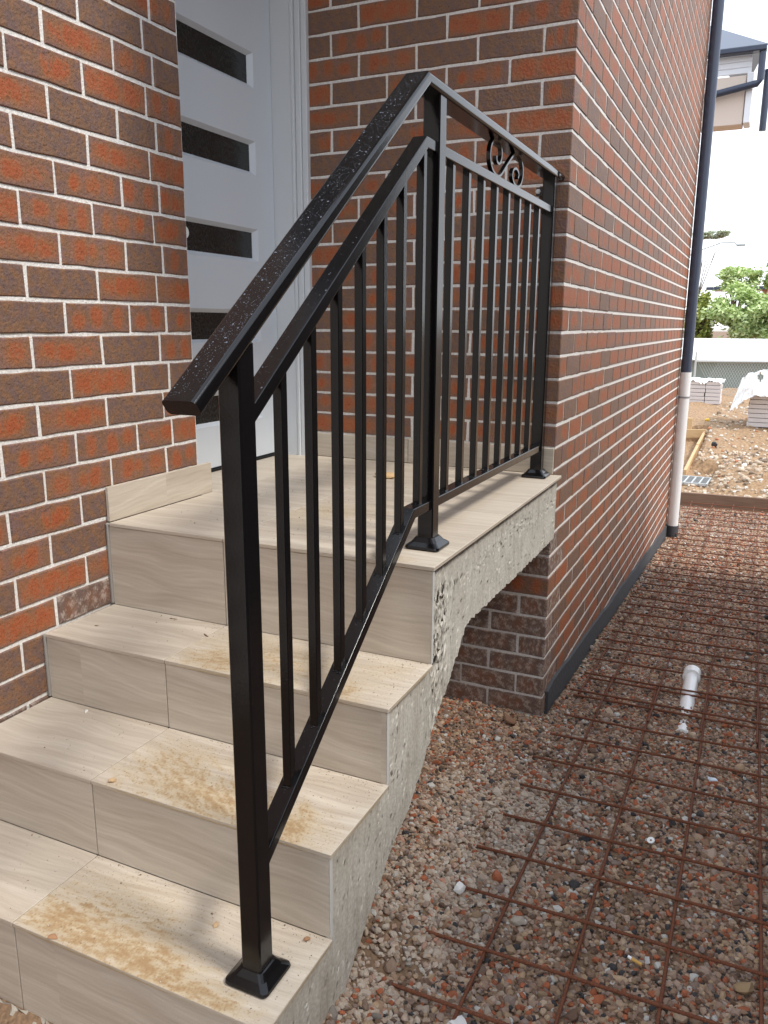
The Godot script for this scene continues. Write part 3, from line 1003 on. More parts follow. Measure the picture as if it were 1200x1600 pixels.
func make_rough_side(steps: Node3D, down: Vector3, soffit: Array) -> void:
	var g := Geo.new()
	g.colored = true
	var n1 := noise(91, 1.0, 4)
	var n2 := noise(92, 1.0, 3)
	var n3 := noise(93, 1.0, 2)
	var low := func(z: float) -> float:
		for k in soffit.size() - 1:
			var a: Vector2 = soffit[k]
			var b: Vector2 = soffit[k + 1]
			if z <= a.x and z >= b.x:
				return lerpf(a.y, b.y, (a.x - z) / maxf(a.x - b.x, 1e-5))
		return -0.98
	var relief := func(z: float, y: float) -> float:
		var d := (0.0054 if z < 0.5 else 0.0026) * n1.get_noise_2d(z * 52.0, y * 1.4)                       # marks of the form boards
		d += 0.0022 * n1.get_noise_2d(z * 9.0 + 7.0, y * 5.0)
		var p := n2.get_noise_2d(z * 85.0, y * 60.0)
		var comb := exp(-pow((z - 0.345) / 0.055, 2.0) - pow((y + 0.22) / 0.17, 2.0)) + 0.75 * exp(-pow((z - 0.70) / 0.02, 2.0) - pow((y + 0.33) / 0.06, 2.0))
		comb += 0.35 * exp(-pow((y + 0.10 - 0.02 * n3.get_noise_1d(z * 6.0)) / 0.022, 2.0)) * (1.0 if z < 0.42 else 0.0)
		comb += 0.55 * clampf(n3.get_noise_2d(z * 6.0, y * 3.0) - 0.15, 0.0, 1.0)
		d -= 0.011 * clampf(p * 1.7 - 0.94 + 0.95 * comb, 0.0, 1.0)
		d += 0.007 * comb * maxf(0.0, n2.get_noise_2d(z * 60.0 + 31.0, y * 60.0))
		var pit := n3.get_noise_2d(z * 48.0, y * 34.0)
		d -= 0.006 * smoothstep(0.62, 0.78, pit)
		return d
	var cell := 0.0052
	var zs0 := [BACK + 0.006, STEP_Z[0] - 0.010, STEP_Z[1] - 0.010, STEP_Z[2] - 0.010]
	var zs1 := [STEP_Z[0] - 0.010, STEP_Z[1] - 0.010, STEP_Z[2] - 0.010, STEP_Z[3] - 0.010]
	var base := 0.9915
	for s in 4:
		var z0: float = zs0[s]
		var z1: float = zs1[s]
		var nx := int((z1 - z0) / cell)
		var ytop: float = STEP_Y[s] - 0.0105
		var grid := []
		for i in nx + 1:
			var z := lerpf(z0, z1, float(i) / nx)
			var yb: float = low.call(z) - 0.006 + 0.007 * n2.get_noise_1d(z * 40.0)
			var rows := int(clampf((ytop - yb) / cell, 6.0, 110.0))
			rows = 60 if s > 0 else 48
			var colm := []
			for j in rows + 1:
				var y := lerpf(ytop, yb, float(j) / rows)
				var d: float = relief.call(z, y)
				if j < 2:
					d -= 0.009
				var e := 0.0009
				var nrm := Vector3(1.0, -(relief.call(z, y + e) - d) / e * (0.0 if j == 0 else 1.0), -(relief.call(z + e, y) - relief.call(z, y)) / e).normalized()
				var tone := 0.5 + 0.5 * n1.get_noise_2d(z * 5.0 + 3.0, y * 5.0)
				var c := Color(0.60, 0.565, 0.50).lerp(Color(0.73, 0.70, 0.64), tone)
				c = c.lerp(Color(0.48, 0.43, 0.36), clampf(n1.get_noise_2d(z * 26.0 + 50.0, y * 2.5) * 0.9, 0.0, 0.5))
				colm.append([Vector3(base + d, y, z) + down, nrm, c])
			# turned-in lower edge
			var last: Vector3 = colm[rows][0]
			colm.append([Vector3(0.972, last.y, last.z), Vector3(0, -1, 0), colm[rows][2]])
			grid.append(colm)
		for i in nx:
			for j in grid[i].size() - 1:
				var a: Array = grid[i][j]
				var b: Array = grid[i + 1][j]
				var c: Array = grid[i + 1][j + 1]
				var d: Array = grid[i][j + 1]
				if j == grid[i].size() - 2:
					g.col = a[2]
					g.quad(a[0], b[0], c[0], d[0], Vector3(0, -1, 0))
				else:
					g.smooth_tri(a[0], b[0], c[0], a[1], b[1], c[1], Vector2.ZERO, Vector2.ZERO, Vector2.ZERO, a[2], b[2], c[2])
					g.smooth_tri(a[0], c[0], d[0], a[1], c[1], d[1], Vector2.ZERO, Vector2.ZERO, Vector2.ZERO, a[2], c[2], d[2])
	part("rough_side", g.mesh(), mats["concrete"], steps)

func chip(called: String, label: String, at: Vector3, size: Vector3, turn: float, m: Material, seed_: int, category := "chip") -> void:
	var rng := RandomNumberGenerator.new()
	rng.seed = seed_
	var o := part(called, stone_mesh(rng, 1, 0.38), m, self)
	o.transform = Transform3D(Basis(Vector3.UP, turn) * Basis.from_scale(size * 0.5), at + Vector3(0, size.y * 0.38, 0))
	tag(o, label, category)

func make_debris() -> void:
	var rng := RandomNumberGenerator.new()
	rng.seed = 33
	var wood := mat("chip_wood", tint(120, 92, 68), 0.9)
	var tan := mat("chip_tan", tint(190, 160, 122), 0.9)
	var white := mat("chip_white", tint(232, 228, 222), 0.7)
	chip("clay_chip", "flat brown clay chip on the front edge of the lowest tread", Vector3(0.512, STEP_Y[3], 1.172), Vector3(0.020, 0.006, 0.013), 0.3, mat("clay", tint(160, 120, 88), 0.9), 1)
	chip("clay_chip", "tan clay chip on the front edge of the middle tread", Vector3(0.455, STEP_Y[2], 0.930), Vector3(0.020, 0.010, 0.016), 0.6, tan, 2)
	chip("wood_chip", "small tan wood chip beside the front post, on the lowest tread", Vector3(0.78, STEP_Y[3], 1.01), Vector3(0.011, 0.007, 0.016), 0.2, tan, 3)
	chip("wood_chip", "brown wood chip in the corner under the lowest right riser", Vector3(0.966, STEP_Y[3], 0.965), Vector3(0.012, 0.008, 0.010), 0.9, mat("clay", Color.WHITE), 4)
	chip("paper_scrap", "white paper scrap at the foot of the second riser", Vector3(0.155, STEP_Y[2], 0.706), Vector3(0.008, 0.004, 0.022), 0.5, white, 5)
	chip("wood_chip", "flat sawn wood offcut lying on the landing before the back wall", Vector3(0.43, 0.0, -0.55), Vector3(0.085, 0.022, 0.06), 0.2, mat("offcut", tint(205, 170, 124), 0.85), 6)
	chip("twig", "dark twig across the joint of the upper tread", Vector3(0.40, STEP_Y[1], 0.512), Vector3(0.03, 0.004, 0.004), -0.5, wood, 7)
	chip("twig", "thin brown straw at the left wall on the upper tread", Vector3(0.09, STEP_Y[1], 0.585), Vector3(0.014, 0.003, 0.003), 0.3, wood, 8)
	chip("twig", "thin brown straw below the landing riser", Vector3(0.245, STEP_Y[1], 0.452), Vector3(0.028, 0.003, 0.003), 0.15, wood, 9)
	# crumbs of mortar and sand swept to the corners of the treads
	var m := stone_mesh(rng, 0, 0.3)
	var buf := PackedFloat32Array()
	var cols := [Color(0.55, 0.48, 0.38), Color(0.36, 0.26, 0.17), Color(0.60, 0.56, 0.5), Color(0.24, 0.17, 0.12)]
	var count := 0
	for s in range(1, 4):
		for k in 620:
			var z: float = lerpf(STEP_Z[s - 1] + 0.004, STEP_Z[s] - 0.006, pow(rng.randf(), 1.9))
			var x: float = lerpf(0.02, 1.0, sqrt(rng.randf()))
			var r := rng.randf_range(0.0004, 0.0012) * (2.0 if rng.randf() < 0.06 else 1.0)
			push(buf, Vector3(x, STEP_Y[s] + r * 0.5, z), r, rng, cols[rng.randi() % 4])
			count += 1
	for k in 260:
		var r := rng.randf_range(0.0007, 0.002)
		push(buf, Vector3(rng.randf_range(0.1, 0.75), r * 0.5, rng.randf_range(-0.6, 0.38)), r, rng, cols[rng.randi() % 4])
		count += 1
	var o := scatter("crumbs", m, mats["pebble"], buf, count, self)
	o.set_meta("kind", "stuff")
	tag(o, "crumbs of sand and mortar lying on the tiled treads", "crumbs")

func push(buf: PackedFloat32Array, at: Vector3, r: float, rng: RandomNumberGenerator, c: Color, flat_ := 0.6) -> void:
	var b := Basis.from_euler(Vector3(rng.randf_range(-0.5, 0.5), rng.randf() * TAU, rng.randf_range(-0.5, 0.5))) * Basis.from_scale(Vector3(r * rng.randf_range(0.8, 1.45), r * rng.randf_range(flat_, flat_ + 0.35), r * rng.randf_range(0.7, 1.1)))
	for k in 3:
		buf.append(b.x[k]); buf.append(b.y[k]); buf.append(b.z[k]); buf.append(at[k])
	buf.append(c.r); buf.append(c.g); buf.append(c.b); buf.append(1.0)

func scatter(called: String, m: Mesh, material: Material, buf: PackedFloat32Array, count: int, parent: Node) -> MultiMeshInstance3D:
	var mm := MultiMesh.new()
	mm.transform_format = MultiMesh.TRANSFORM_3D
	mm.use_colors = true
	mm.mesh = m
	mm.instance_count = count
	mm.buffer = buf
	var o := MultiMeshInstance3D.new()
	o.name = numbered(called, parent)
	o.multimesh = mm
	o.material_override = material
	parent.add_child(o, true)
	return o

# lumpy stone of about unit radius
func stone_mesh(rng: RandomNumberGenerator, level: int, rough := 0.22, rounded := false) -> ArrayMesh:
	var t := (1.0 + sqrt(5.0)) / 2.0
	var p := [Vector3(-1, t, 0), Vector3(1, t, 0), Vector3(-1, -t, 0), Vector3(1, -t, 0), Vector3(0, -1, t), Vector3(0, 1, t), Vector3(0, -1, -t), Vector3(0, 1, -t), Vector3(t, 0, -1), Vector3(t, 0, 1), Vector3(-t, 0, -1), Vector3(-t, 0, 1)]
	var f := [[0, 11, 5], [0, 5, 1], [0, 1, 7], [0, 7, 10], [0, 10, 11], [1, 5, 9], [5, 11, 4], [11, 10, 2], [10, 7, 6], [7, 1, 8], [3, 9, 4], [3, 4, 2], [3, 2, 6], [3, 6, 8], [3, 8, 9], [4, 9, 5], [2, 4, 11], [6, 2, 10], [8, 6, 7], [9, 8, 1]]
	for k in p.size():
		p[k] = p[k].normalized() * (1.0 + rng.randf_range(-rough, rough))
	for l in level:
		var mids := {}
		var nf := []
		for tri: Array in f:
			var m := []
			for e in 3:
				var a: int = mini(tri[e], tri[(e + 1) % 3])
				var b: int = maxi(tri[e], tri[(e + 1) % 3])
				var key := Vector2i(a, b)
				if not mids.has(key):
					mids[key] = p.size()
					var q: Vector3 = (p[a] + p[b]) * 0.5
					p.append(q * (1.0 + rng.randf_range(0.0, 0.14)))
				m.append(mids[key])
			nf.append([tri[0], m[0], m[2]])
			nf.append([tri[1], m[1], m[0]])
			nf.append([tri[2], m[2], m[1]])
			nf.append([m[0], m[1], m[2]])
		f = nf
	var g := Geo.new()
	for tri: Array in f:
		var a: Vector3 = p[tri[0]]
		var b: Vector3 = p[tri[1]]
		var c: Vector3 = p[tri[2]]
		if rounded:
			g.smooth_tri(a, b, c, a.normalized(), b.normalized(), c.normalized(), Vector2(a.x, a.z), Vector2(b.x, b.z), Vector2(c.x, c.z))
		else:
			g.tri(a, b, c, a + b + c, Vector2(a.x, a.z), Vector2(b.x, b.z), Vector2(c.x, c.z))
	return g.mesh()

# ------------------------------------------------------------------ railing
func make_railing() -> void:
	var black: Material = mats["black"]
	var rail := thing("railing", "black gloss steel railing with a scroll, from the lowest tread to the brick wall", "railing", Vector3(RAIL_X, -0.6212, 1.08))
	var back := -rail.position
	var slope := 0.75
	var top := func(z: float) -> float:
		return minf(1.085, 0.4502 + slope * (1.2208 - z))
	var add := func(called: String, g: Geo, parent: Node = rail) -> MeshInstance3D:
		var o := part(called, g.mesh(), black, parent)
		if parent == rail:
			o.position = back
		return o
	# handrail: flat rounded tube, kinked at the landing
	var g := Geo.new()
	var kink := 1.2208 - (1.085 - 0.4502) / slope
	g.sweep([Vector2(1.2208, 0.4502), Vector2(kink, 1.085), Vector2(-0.822, 1.080)], RAIL_X, 0.061, 0.027, 0.008, 5)
	add.call("handrail", g)
	# rails carrying the bars
	g = Geo.new()
	var k1 := 1.0321 - (0.9612 - 0.4517) / slope
	g.sweep([Vector2(1.078, 0.4517 - slope * 0.0459), Vector2(k1, 0.9612), Vector2(-0.80, 0.9605)], RAIL_X, 0.036, 0.025, 0.003, 3)
	add.call("upper_rail", g)
	g = Geo.new()
	var k2 := 1.0461 - (0.1275 + 0.3586) / slope
	g.sweep([Vector2(1.078, -0.3586 - slope * 0.0319), Vector2(k2, 0.1275), Vector2(-0.80, 0.1235)], RAIL_X, 0.036, 0.025, 0.003, 3)
	add.call("lower_rail", g)
	# posts with flared base covers
	var posts := [[1.083, STEP_Y[3]], [0.272, 0.0], [-0.822, 0.0]]
	for p: Array in posts:
		g = Geo.new()
		var t: float = top.call(p[0]) - 0.02
		if p[0] > 0.9:
			t -= 0.004
		g.box(Vector3(RAIL_X + 0.003, (t + p[1]) * 0.5, p[0]), Vector3(0.042, t - p[1], 0.042), 0.003)
		var post: MeshInstance3D = add.call("post", g)
		g = Geo.new()
		var half := [[0.0445, 0.0], [0.0465, 0.004], [0.0455, 0.009], [0.034, 0.018], [0.026, 0.029], [0.022, 0.031]]
		var ring := func(h: float, y: float) -> Array:
			var r := minf(0.010, h * 0.4)
			var out := []
			for cnr in 4:
				var cx: float = [1, -1, -1, 1][cnr] * (h - r)
				var cz: float = [1, 1, -1, -1][cnr] * (h - r)
				for a in 4:
					var w := PI * 0.5 * (cnr + a / 3.0)
					out.append(Vector3(RAIL_X + 0.001 + cx + cos(w) * r, p[1] + y + 0.0005, p[0] - 0.004 + cz + sin(w) * r))
			return out
		for k in half.size() - 1:
			var a: Array = ring.call(half[k][0], half[k][1])
			var b: Array = ring.call(half[k + 1][0], half[k + 1][1])
			for s in a.size():
				var e := (s + 1) % a.size()
				var c := Vector3(RAIL_X, p[1], p[0])
				var hint: Vector3 = (a[s] + a[e]) * 0.5 - c
				hint.y = 0.03 if half[k + 1][0] < half[k][0] else -0.01
				g.quad(a[s], a[e], b[e], b[s], hint)
		add.call("base_plate", g, post)
	# bars
	for z: float in [0.955, 0.852, 0.751, 0.650, 0.550, 0.451, 0.341]:
		g = Geo.new()
		var y0: float = minf(0.1275, -0.3586 + slope * (1.0461 - z)) - 0.02
		var y1: float = minf(0.9612, 0.4517 + slope * (1.0321 - z)) - 0.018
		g.box(Vector3(RAIL_X + 0.001, (y0 + y1) * 0.5, z), Vector3(0.0182, y1 - y0, 0.0182), 0.0012)
		add.call("baluster", g)
	for k in 8:
		g = Geo.new()
		g.box(Vector3(RAIL_X + 0.001, (0.11 + 0.948) * 0.5, 0.156 - 0.118 * k), Vector3(0.0182, 0.948 - 0.11, 0.0182), 0.0012)
		add.call("baluster", g)
	# beads of weld where the bars stand on the lower rail
	var rng := RandomNumberGenerator.new()
	rng.seed = 8
	g = Geo.new()
	for z: float in [0.955, 0.852, 0.751, 0.650, 0.550, 0.451, 0.341, 0.156, 0.038, -0.08, -0.198, -0.316, -0.434, -0.552, -0.67]:
		for k in 5:
			var zz := z + rng.randf_range(0.008, 0.013)
			var y := minf(0.1275 if z > 0.3 else 0.126, -0.3586 + slope * (1.0461 - zz))
			var c := Vector3(RAIL_X + rng.randf_range(-0.010, 0.012), y, zz)
			var sm := stone_mesh(rng, 0, 0.2, true)
			var ar := sm.surface_get_arrays(0)
			var r := rng.randf_range(0.0016, 0.0032)
			var vs: PackedVector3Array = ar[Mesh.ARRAY_VERTEX]
			var ns: PackedVector3Array = ar[Mesh.ARRAY_NORMAL]
			for q in range(0, vs.size(), 3):
				g.smooth_tri(c + vs[q] * r, c + vs[q + 1] * r, c + vs[q + 2] * r, ns[q], ns[q + 1], ns[q + 2])
	add.call("weld_beads", g)
	# scroll between handrail and upper rail: flat bar bent to an S
	var pts := [Vector2(-0.192, 1.016), Vector2(-0.198, 1.002), Vector2(-0.222, 1.000), Vector2(-0.241, 1.020), Vector2(-0.235, 1.046), Vector2(-0.205, 1.057), Vector2(-0.168, 1.053), Vector2(-0.143, 1.032), Vector2(-0.137, 1.004), Vector2(-0.152, 0.981), Vector2(-0.182, 0.968), Vector2(-0.215, 0.966), Vector2(-0.245, 0.976), Vector2(-0.298, 1.010), Vector2(-0.366, 1.050), Vector2(-0.402, 1.057), Vector2(-0.438, 1.051), Vector2(-0.462, 1.030), Vector2(-0.464, 1.002), Vector2(-0.445, 0.977), Vector2(-0.412, 0.966), Vector2(-0.375, 0.970), Vector2(-0.354, 0.988), Vector2(-0.366, 1.008), Vector2(-0.398, 1.014), Vector2(-0.420, 1.003), Vector2(-0.414, 0.990)]
	var curve := []
	for k in pts.size() - 1:
		var a: Vector2 = pts[maxi(k - 1, 0)]
		var b: Vector2 = pts[k]
		var c: Vector2 = pts[k + 1]
		var d: Vector2 = pts[mini(k + 2, pts.size() - 1)]
		for s in 5:
			curve.append(b.cubic_interpolate(c, a, d, s / 5.0))
	curve.append(pts[pts.size() - 1])
	g = Geo.new()
	var hw := 0.006
	var ht := 0.0032
	for k in curve.size() - 1:
		var e0: Vector2 = (curve[mini(k + 1, curve.size() - 1)] - curve[maxi(k - 1, 0)]).normalized().orthogonal() * ht
		var e1: Vector2 = (curve[mini(k + 2, curve.size() - 1)] - curve[k]).normalized().orthogonal() * ht
		var a: Vector2 = curve[k]
		var b: Vector2 = curve[k + 1]
		for s in [-1, 1]:
			var n0: Vector3 = Vector3(0, e0.y, e0.x).normalized() * s
			var n1: Vector3 = Vector3(0, e1.y, e1.x).normalized() * s
			var p0 := Vector3(RAIL_X - hw, a.y + e0.y * s, a.x + e0.x * s)
			var p1 := Vector3(RAIL_X + hw, p0.y, p0.z)
			var q0 := Vector3(RAIL_X - hw, b.y + e1.y * s, b.x + e1.x * s)
			var q1 := Vector3(RAIL_X + hw, q0.y, q0.z)
			g.smooth_tri(p0, p1, q1, n0, n0, n1)
			g.smooth_tri(p0, q1, q0, n0, n1, n1)
			g.quad(Vector3(RAIL_X + hw * s, a.y - e0.y, a.x - e0.x), Vector3(RAIL_X + hw * s, a.y + e0.y, a.x + e0.x), Vector3(RAIL_X + hw * s, b.y + e1.y, b.x + e1.x), Vector3(RAIL_X + hw * s, b.y - e1.y, b.x - e1.x), Vector3(s, 0, 0))
	add.call("scroll", g)
	# lug with a bolt and round stub that tie the end post to the wall
	g = Geo.new()
	g.box(Vector3(0.894, 1.012, -0.862), Vector3(0.028, 0.03, 0.075), 0.002)
	g.tube(PackedVector3Array([Vector3(0.95, 1.066, -0.822), Vector3(0.95, 1.066, BACK + 0.002)]), 0.012, 14)
	var lug: MeshInstance3D = add.call("wall_fixing", g)
	g = Geo.new()
	g.tube(PackedVector3Array([Vector3(0.889, 1.012, -0.8245), Vector3(0.889, 1.012, -0.818)]), 0.009, 6)
	g.tube(PackedVector3Array([Vector3(0.889, 1.012, -0.818), Vector3(0.889, 1.012, -0.814)]), 0.005, 10)
	var bolt := part("bolt", g.mesh(), mat("zinc", tint(170, 172, 174), 0.35, 0.9), lug)
	bolt.position = Vector3.ZERO
	# rain drops on the open, sloping half
	var drop := Geo.new()
	for i in 12:
		for j in 5:
			var q := []
			for e in [[0, 0], [1, 0], [1, 1], [0, 1]]:
				var a: float = TAU * (i + e[0]) / 12.0
				var b: float = PI * 0.5 * (j + e[1]) / 5.0
				q.append(Vector3(cos(a) * cos(b), sin(b), sin(a) * cos(b)))
			drop.smooth_tri(q[0], q[1], q[2], q[0], q[1], q[2])
			drop.smooth_tri(q[0], q[2], q[3], q[0], q[2], q[3])
	var buf := PackedFloat32Array()
	var count := 0
	var tilt := Basis(Vector3.RIGHT, atan(slope))
	var rain := noise(95, 1.0, 2)
	for k in 1900:
		var which := rng.randf()
		var z := 0.0
		var at := Vector3.ZERO
		var b := tilt
		var r := rng.randf_range(0.0003, 0.0007)
		if rng.randf() < 0.06:
			r = rng.randf_range(0.0009, 0.0019)
		if which < 0.86:
			z = lerpf(kink, 1.215, rng.randf())
			if rng.randf() > 0.75 + 0.5 * rain.get_noise_1d(z * 9.0):
				continue
			at = Vector3(RAIL_X + rng.randf_range(-0.0225, 0.0225), 0.4502 + slope * (1.2208 - z), z)
		elif which < 0.95:
			z = lerpf(k1, 1.03, rng.randf())
			at = Vector3(RAIL_X + rng.randf_range(-0.015, 0.015), 0.4517 + slope * (1.0321 - z), z)
		elif which < 0.985:
			z = lerpf(k2, 1.03, rng.randf())
			at = Vector3(RAIL_X + rng.randf_range(-0.015, 0.015), -0.3586 + slope * (1.0461 - z), z)
		else:
			z = rng.randf_range(-0.7, kink)
			at = Vector3(RAIL_X + rng.randf_range(0.014, 0.0225), 1.085, z)
			b = Basis.IDENTITY
		b = b * Basis(Vector3.UP, rng.randf() * TAU) * Basis.from_scale(Vector3(r * rng.randf_range(0.85, 1.3), r * rng.randf_range(0.28, 0.5), r))
		at += back
		for q in 3:
			buf.append(b.x[q]); buf.append(b.y[q]); buf.append(b.z[q]); buf.append(at[q])
		buf.append(1.0); buf.append(1.0); buf.append(1.0); buf.append(1.0)
		count += 1
	scatter("rain_drops", drop.mesh(), mats["water"], buf, count, rail).set_meta("kind", "stuff")

# ------------------------------------------------------------------ path
func make_path() -> void:
	var rng := RandomNumberGenerator.new()
	rng.seed = 21
	var gravel := Node3D.new()
	gravel.name = "gravel"
	add_child(gravel)
	tag(gravel, "wet brown and terracotta gravel covering the side path", "gravel")
	gravel.set_meta("kind", "stuff")
	var shapes := []
	for k in 6:
		shapes.append(stone_mesh(rng, 1 if k < 3 else 0, 0.24 if k < 3 else 0.34))
	var bufs := []
	var counts := []
	for k in 6:
		bufs.append(PackedFloat32Array())
		counts.append(0)
	var dust := noise(64, 1.0, 3)
	var heap := noise(61, 1.0, 4)
	var tones := [Color(0.305, 0.178, 0.106), Color(0.385, 0.242, 0.150), Color(0.190, 0.110, 0.069), Color(0.480, 0.322, 0.194), Color(0.334, 0.218, 0.150)]
	for k in 300000:
		var z := 0.0
		var x := 0.0
		var near := k < 210000
		if near:
			x = rng.randf_range(0.30, 2.45)
			z = rng.randf_range(-2.6, 1.5)
			if x < 0.85 and z > 0.75:
				continue
		else:
			x = rng.randf_range(0.99, 2.6)
			z = rng.randf_range(-7.3, -2.6)
		if z < BACK and x < SIDE + 0.02:
			continue
		var bare := dust.get_noise_2d(x * 2.0 + 20.0, z * 2.0)
		if bare > 0.34 and rng.randf() < 0.6:
			continue
		var r := lerpf(0.0036, 0.0092, pow(rng.randf(), 1.5))
		if rng.randf() < 0.03:
			r *= rng.randf_range(1.3, 2.0)
		if not near:
			r *= 1.2
		var c: Color = tones[rng.randi() % 5]
		c = c.lightened(rng.randf() * 0.12) if rng.randf() < 0.5 else c.darkened(rng.randf() * 0.4)
		var w := rng.randf()
		if w < 0.13:
			c = Color(0.46, 0.140, 0.060).darkened(rng.randf() * 0.4)
		elif w < 0.165:
			c = Color(0.58, 0.55, 0.50)
		elif w < 0.23:
			c = Color(0.05, 0.045, 0.045)
		# cement dust spilt along the steps
		var dd := dust.get_noise_2d(x * 5.0, z * 5.0) * 0.5 + dust.get_noise_2d(x * 19.0, z * 19.0) * 0.5
		var spill := clampf(1.4 - absf(x - 1.02 + 0.10 * (z - 0.3)) * 5.0 + dd * 1.6, 0.0, 1.0) * clampf((z + 0.55) * 2.5, 0.0, 1.0)
		if rng.randf() < spill * 0.7:
			c = c.lerp(Color(0.58, 0.48, 0.38), rng.randf_range(0.3, 0.9))
		var y := ground_y(x, z) + 0.012 * heap.get_noise_2d(x * 3.0, z * 3.0) - 0.008
		var s := rng.randi() % 6
		push(bufs[s], Vector3(x, y + r * rng.randf_range(0.0, 0.9), z), r, rng, c)
		counts[s] += 1
	for k in 6:
		scatter("pebbles", shapes[k], mats["pebble"], bufs[k], counts[k], gravel).set_meta("kind", "stuff")

	# sheets of reinforcing mesh
	var y_at := func(x: float, z: float) -> float:
		return maxf(-0.925 + 0.079 * z, -1.385)
	var sheet := func(label: String, longs: Array, crosses: Array, z0: float, z1: float, x0: float, x1: float, lift: float, rough: bool) -> void:
		var mid := Vector3((x0 + x1) * 0.5, y_at.call(0.0, (z0 + z1) * 0.5), (z0 + z1) * 0.5)
		var t := thing("reinforcing_mesh", label, "steel mesh", mid, "sheets of rusty reinforcing mesh on the path")
		var bar := func(a: Vector3, b: Vector3, r: float) -> void:
			var g := Geo.new()
			var pts := PackedVector3Array()
			var radii := PackedFloat32Array()
			var len_ := a.distance_to(b)
			var steps := int(len_ / 0.0042) if rough else int(len_ / 0.15) + 1
			var wob := Vector3(rng.randf_range(-0.003, 0.003), rng.randf_range(-0.002, 0.003), rng.randf_range(-0.003, 0.003))
			for k in steps + 1:
				var q := float(k) / steps
				var p := a.lerp(b, q) + wob * sin(q * PI * 2.0)
				p.y = y_at.call(p.x, p.z) + lift + (p.y - lerpf(a.y, b.y, q)) + (a.y - y_at.call(a.x, a.z) - lift)
				pts.append(p - mid)
				radii.append(r * (1.1 if k % 2 == 0 else 0.93) if rough else r)
			g.tube(pts, r, 7, true, 1.0, radii)
			part("bar", g.mesh(), mats["rust"], t)
		for e: Array in longs:
			bar.call(Vector3(e[0], y_at.call(e[0], e[1]) + lift, e[1]), Vector3(e[2], y_at.call(e[2], e[3]) + lift, e[3]), 0.0044)
		for z: float in crosses:
			var skew := rng.randf_range(-0.006, 0.006)
			bar.call(Vector3(x0 + rng.randf_range(-0.012, 0.012), y_at.call(x0, z) + lift + 0.0075, z + 0.012), Vector3(x1, y_at.call(x1, z) + lift + 0.0075, z - 0.022 + skew), 0.0044)
	sheet.call("nearest sheet of rusty reinforcing mesh, beside the steps", [[1.222, 1.1, 1.172, -1.5], [1.418, 1.1, 1.372, -1.5], [1.606, 1.1, 1.588, -1.5], [1.800, 1.1, 1.796, -1.5], [2.0, 1.1, 2.0, -1.5], [2.2, 1.1, 2.2, -1.5]],
		[0.955, 0.758, 0.562, 0.356, 0.155, -0.051, -0.263, -0.484, -0.710, -0.922, -1.156, -1.405], 0.955, -1.45, 1.066, 2.35, 0.004, true)
	sheet.call("middle sheet of rusty reinforcing mesh, overlapping the nearest one", [[1.078, -1.16, 1.086, -2.9], [1.184, -0.98, 1.190, -3.8], [1.387, -1.0, 1.387, -3.8], [1.585, -1.0, 1.589, -3.8], [1.786, -1.0, 1.790, -3.8], [1.99, -1.0, 1.99, -3.8], [2.19, -1.0, 2.19, -3.8]],
		[-1.19, -1.435, -1.66, -1.855, -2.01, -2.19, -2.40, -2.61, -2.82, -3.03, -3.24, -3.45, -3.66], -1.0, -3.8, 1.042, 2.35, 0.014, false)
	sheet.call("farthest long sheet of rusty reinforcing mesh, beside the white downpipe", [[1.144, -3.6, 1.138, -6.9], [1.353, -3.6, 1.359, -6.9], [1.549, -3.6, 1.565, -6.9], [1.747, -3.6, 1.780, -6.9], [1.96, -3.6, 1.98, -6.9], [2.17, -3.6, 2.2, -6.9]],
		[-3.83, -4.04, -4.28, -4.54, -4.82, -5.1, -5.4, -5.66, -5.94, -6.2, -6.46, -6.7], -3.6, -6.9, 1.05, 2.35, 0.024, false)
	sheet.call("last strip of reinforcing mesh in front of the timber board", [[1.10, -6.6, 1.09, -7.3], [1.30, -6.6, 1.31, -7.3], [1.50, -6.6, 1.52, -7.3], [1.70, -6.6, 1.73, -7.3], [1.91, -6.6, 1.94, -7.3]],
		[-6.84, -7.0, -7.18], -6.6, -7.3, 1.02, 2.35, 0.034, false)

	# white drain pipe half buried in the gravel
	var gp := thing("drain_pipe", "white plastic drain pipe half buried in gravel under the mesh", "pipe", Vector3(1.51, -1.061, -1.4))
	var g := Geo.new()
	g.tube(PackedVector3Array([Vector3(-0.005, 0.008, -0.26), Vector3(0.0, 0.003, 0.06), Vector3(0.004, -0.006, 0.22), Vector3(0.006, 0.018, 0.37)]), 0.032, 24)
	part("pipe", g.mesh(), mats["pvc_bright"], gp)
	g = Geo.new()
	g.tube(PackedVector3Array([Vector3(-0.006, 0.014, -0.31), Vector3(-0.0055, 0.013, -0.255), Vector3(-0.0055, 0.013, -0.252)]), 0.040, 24)
	part("cap", g.mesh(), mats["pvc_bright"], gp)

	# downpipe at the far corner of the side wall
	var dp := thing("downpipe", "navy and white round downpipe at the far end of the side wall", "downpipe", Vector3(1.036, -1.37, -5.69))
	g = Geo.new()
	g.tube(PackedVector3Array([Vector3(0, 0.0, 0), Vector3(0, 0.10, 0)]), 0.056, 24)
	part("collar", g.mesh(), mats["strip"], dp)
	g = Geo.new()
	g.tube(PackedVector3Array([Vector3(0, 0.10, 0), Vector3(0, 1.52, 0)]), 0.049, 28)
	part("lower_pipe", g.mesh(), mats["pvc"], dp)
	g = Geo.new()
	g.tube(PackedVector3Array([Vector3(0, 1.50, 0), Vector3(0, 5.6, 0)]), 0.0455, 28)
	part("upper_pipe", g.mesh(), mats["gutter"], dp)
	g = Geo.new()
	g.tube(PackedVector3Array([Vector3(0, 1.29, 0), Vector3(0, 1.305, 0)]), 0.0515, 28)
	g.box(Vector3(-0.052, 1.2975, 0.02), Vector3(0.02, 0.015, 0.11), 0.001)
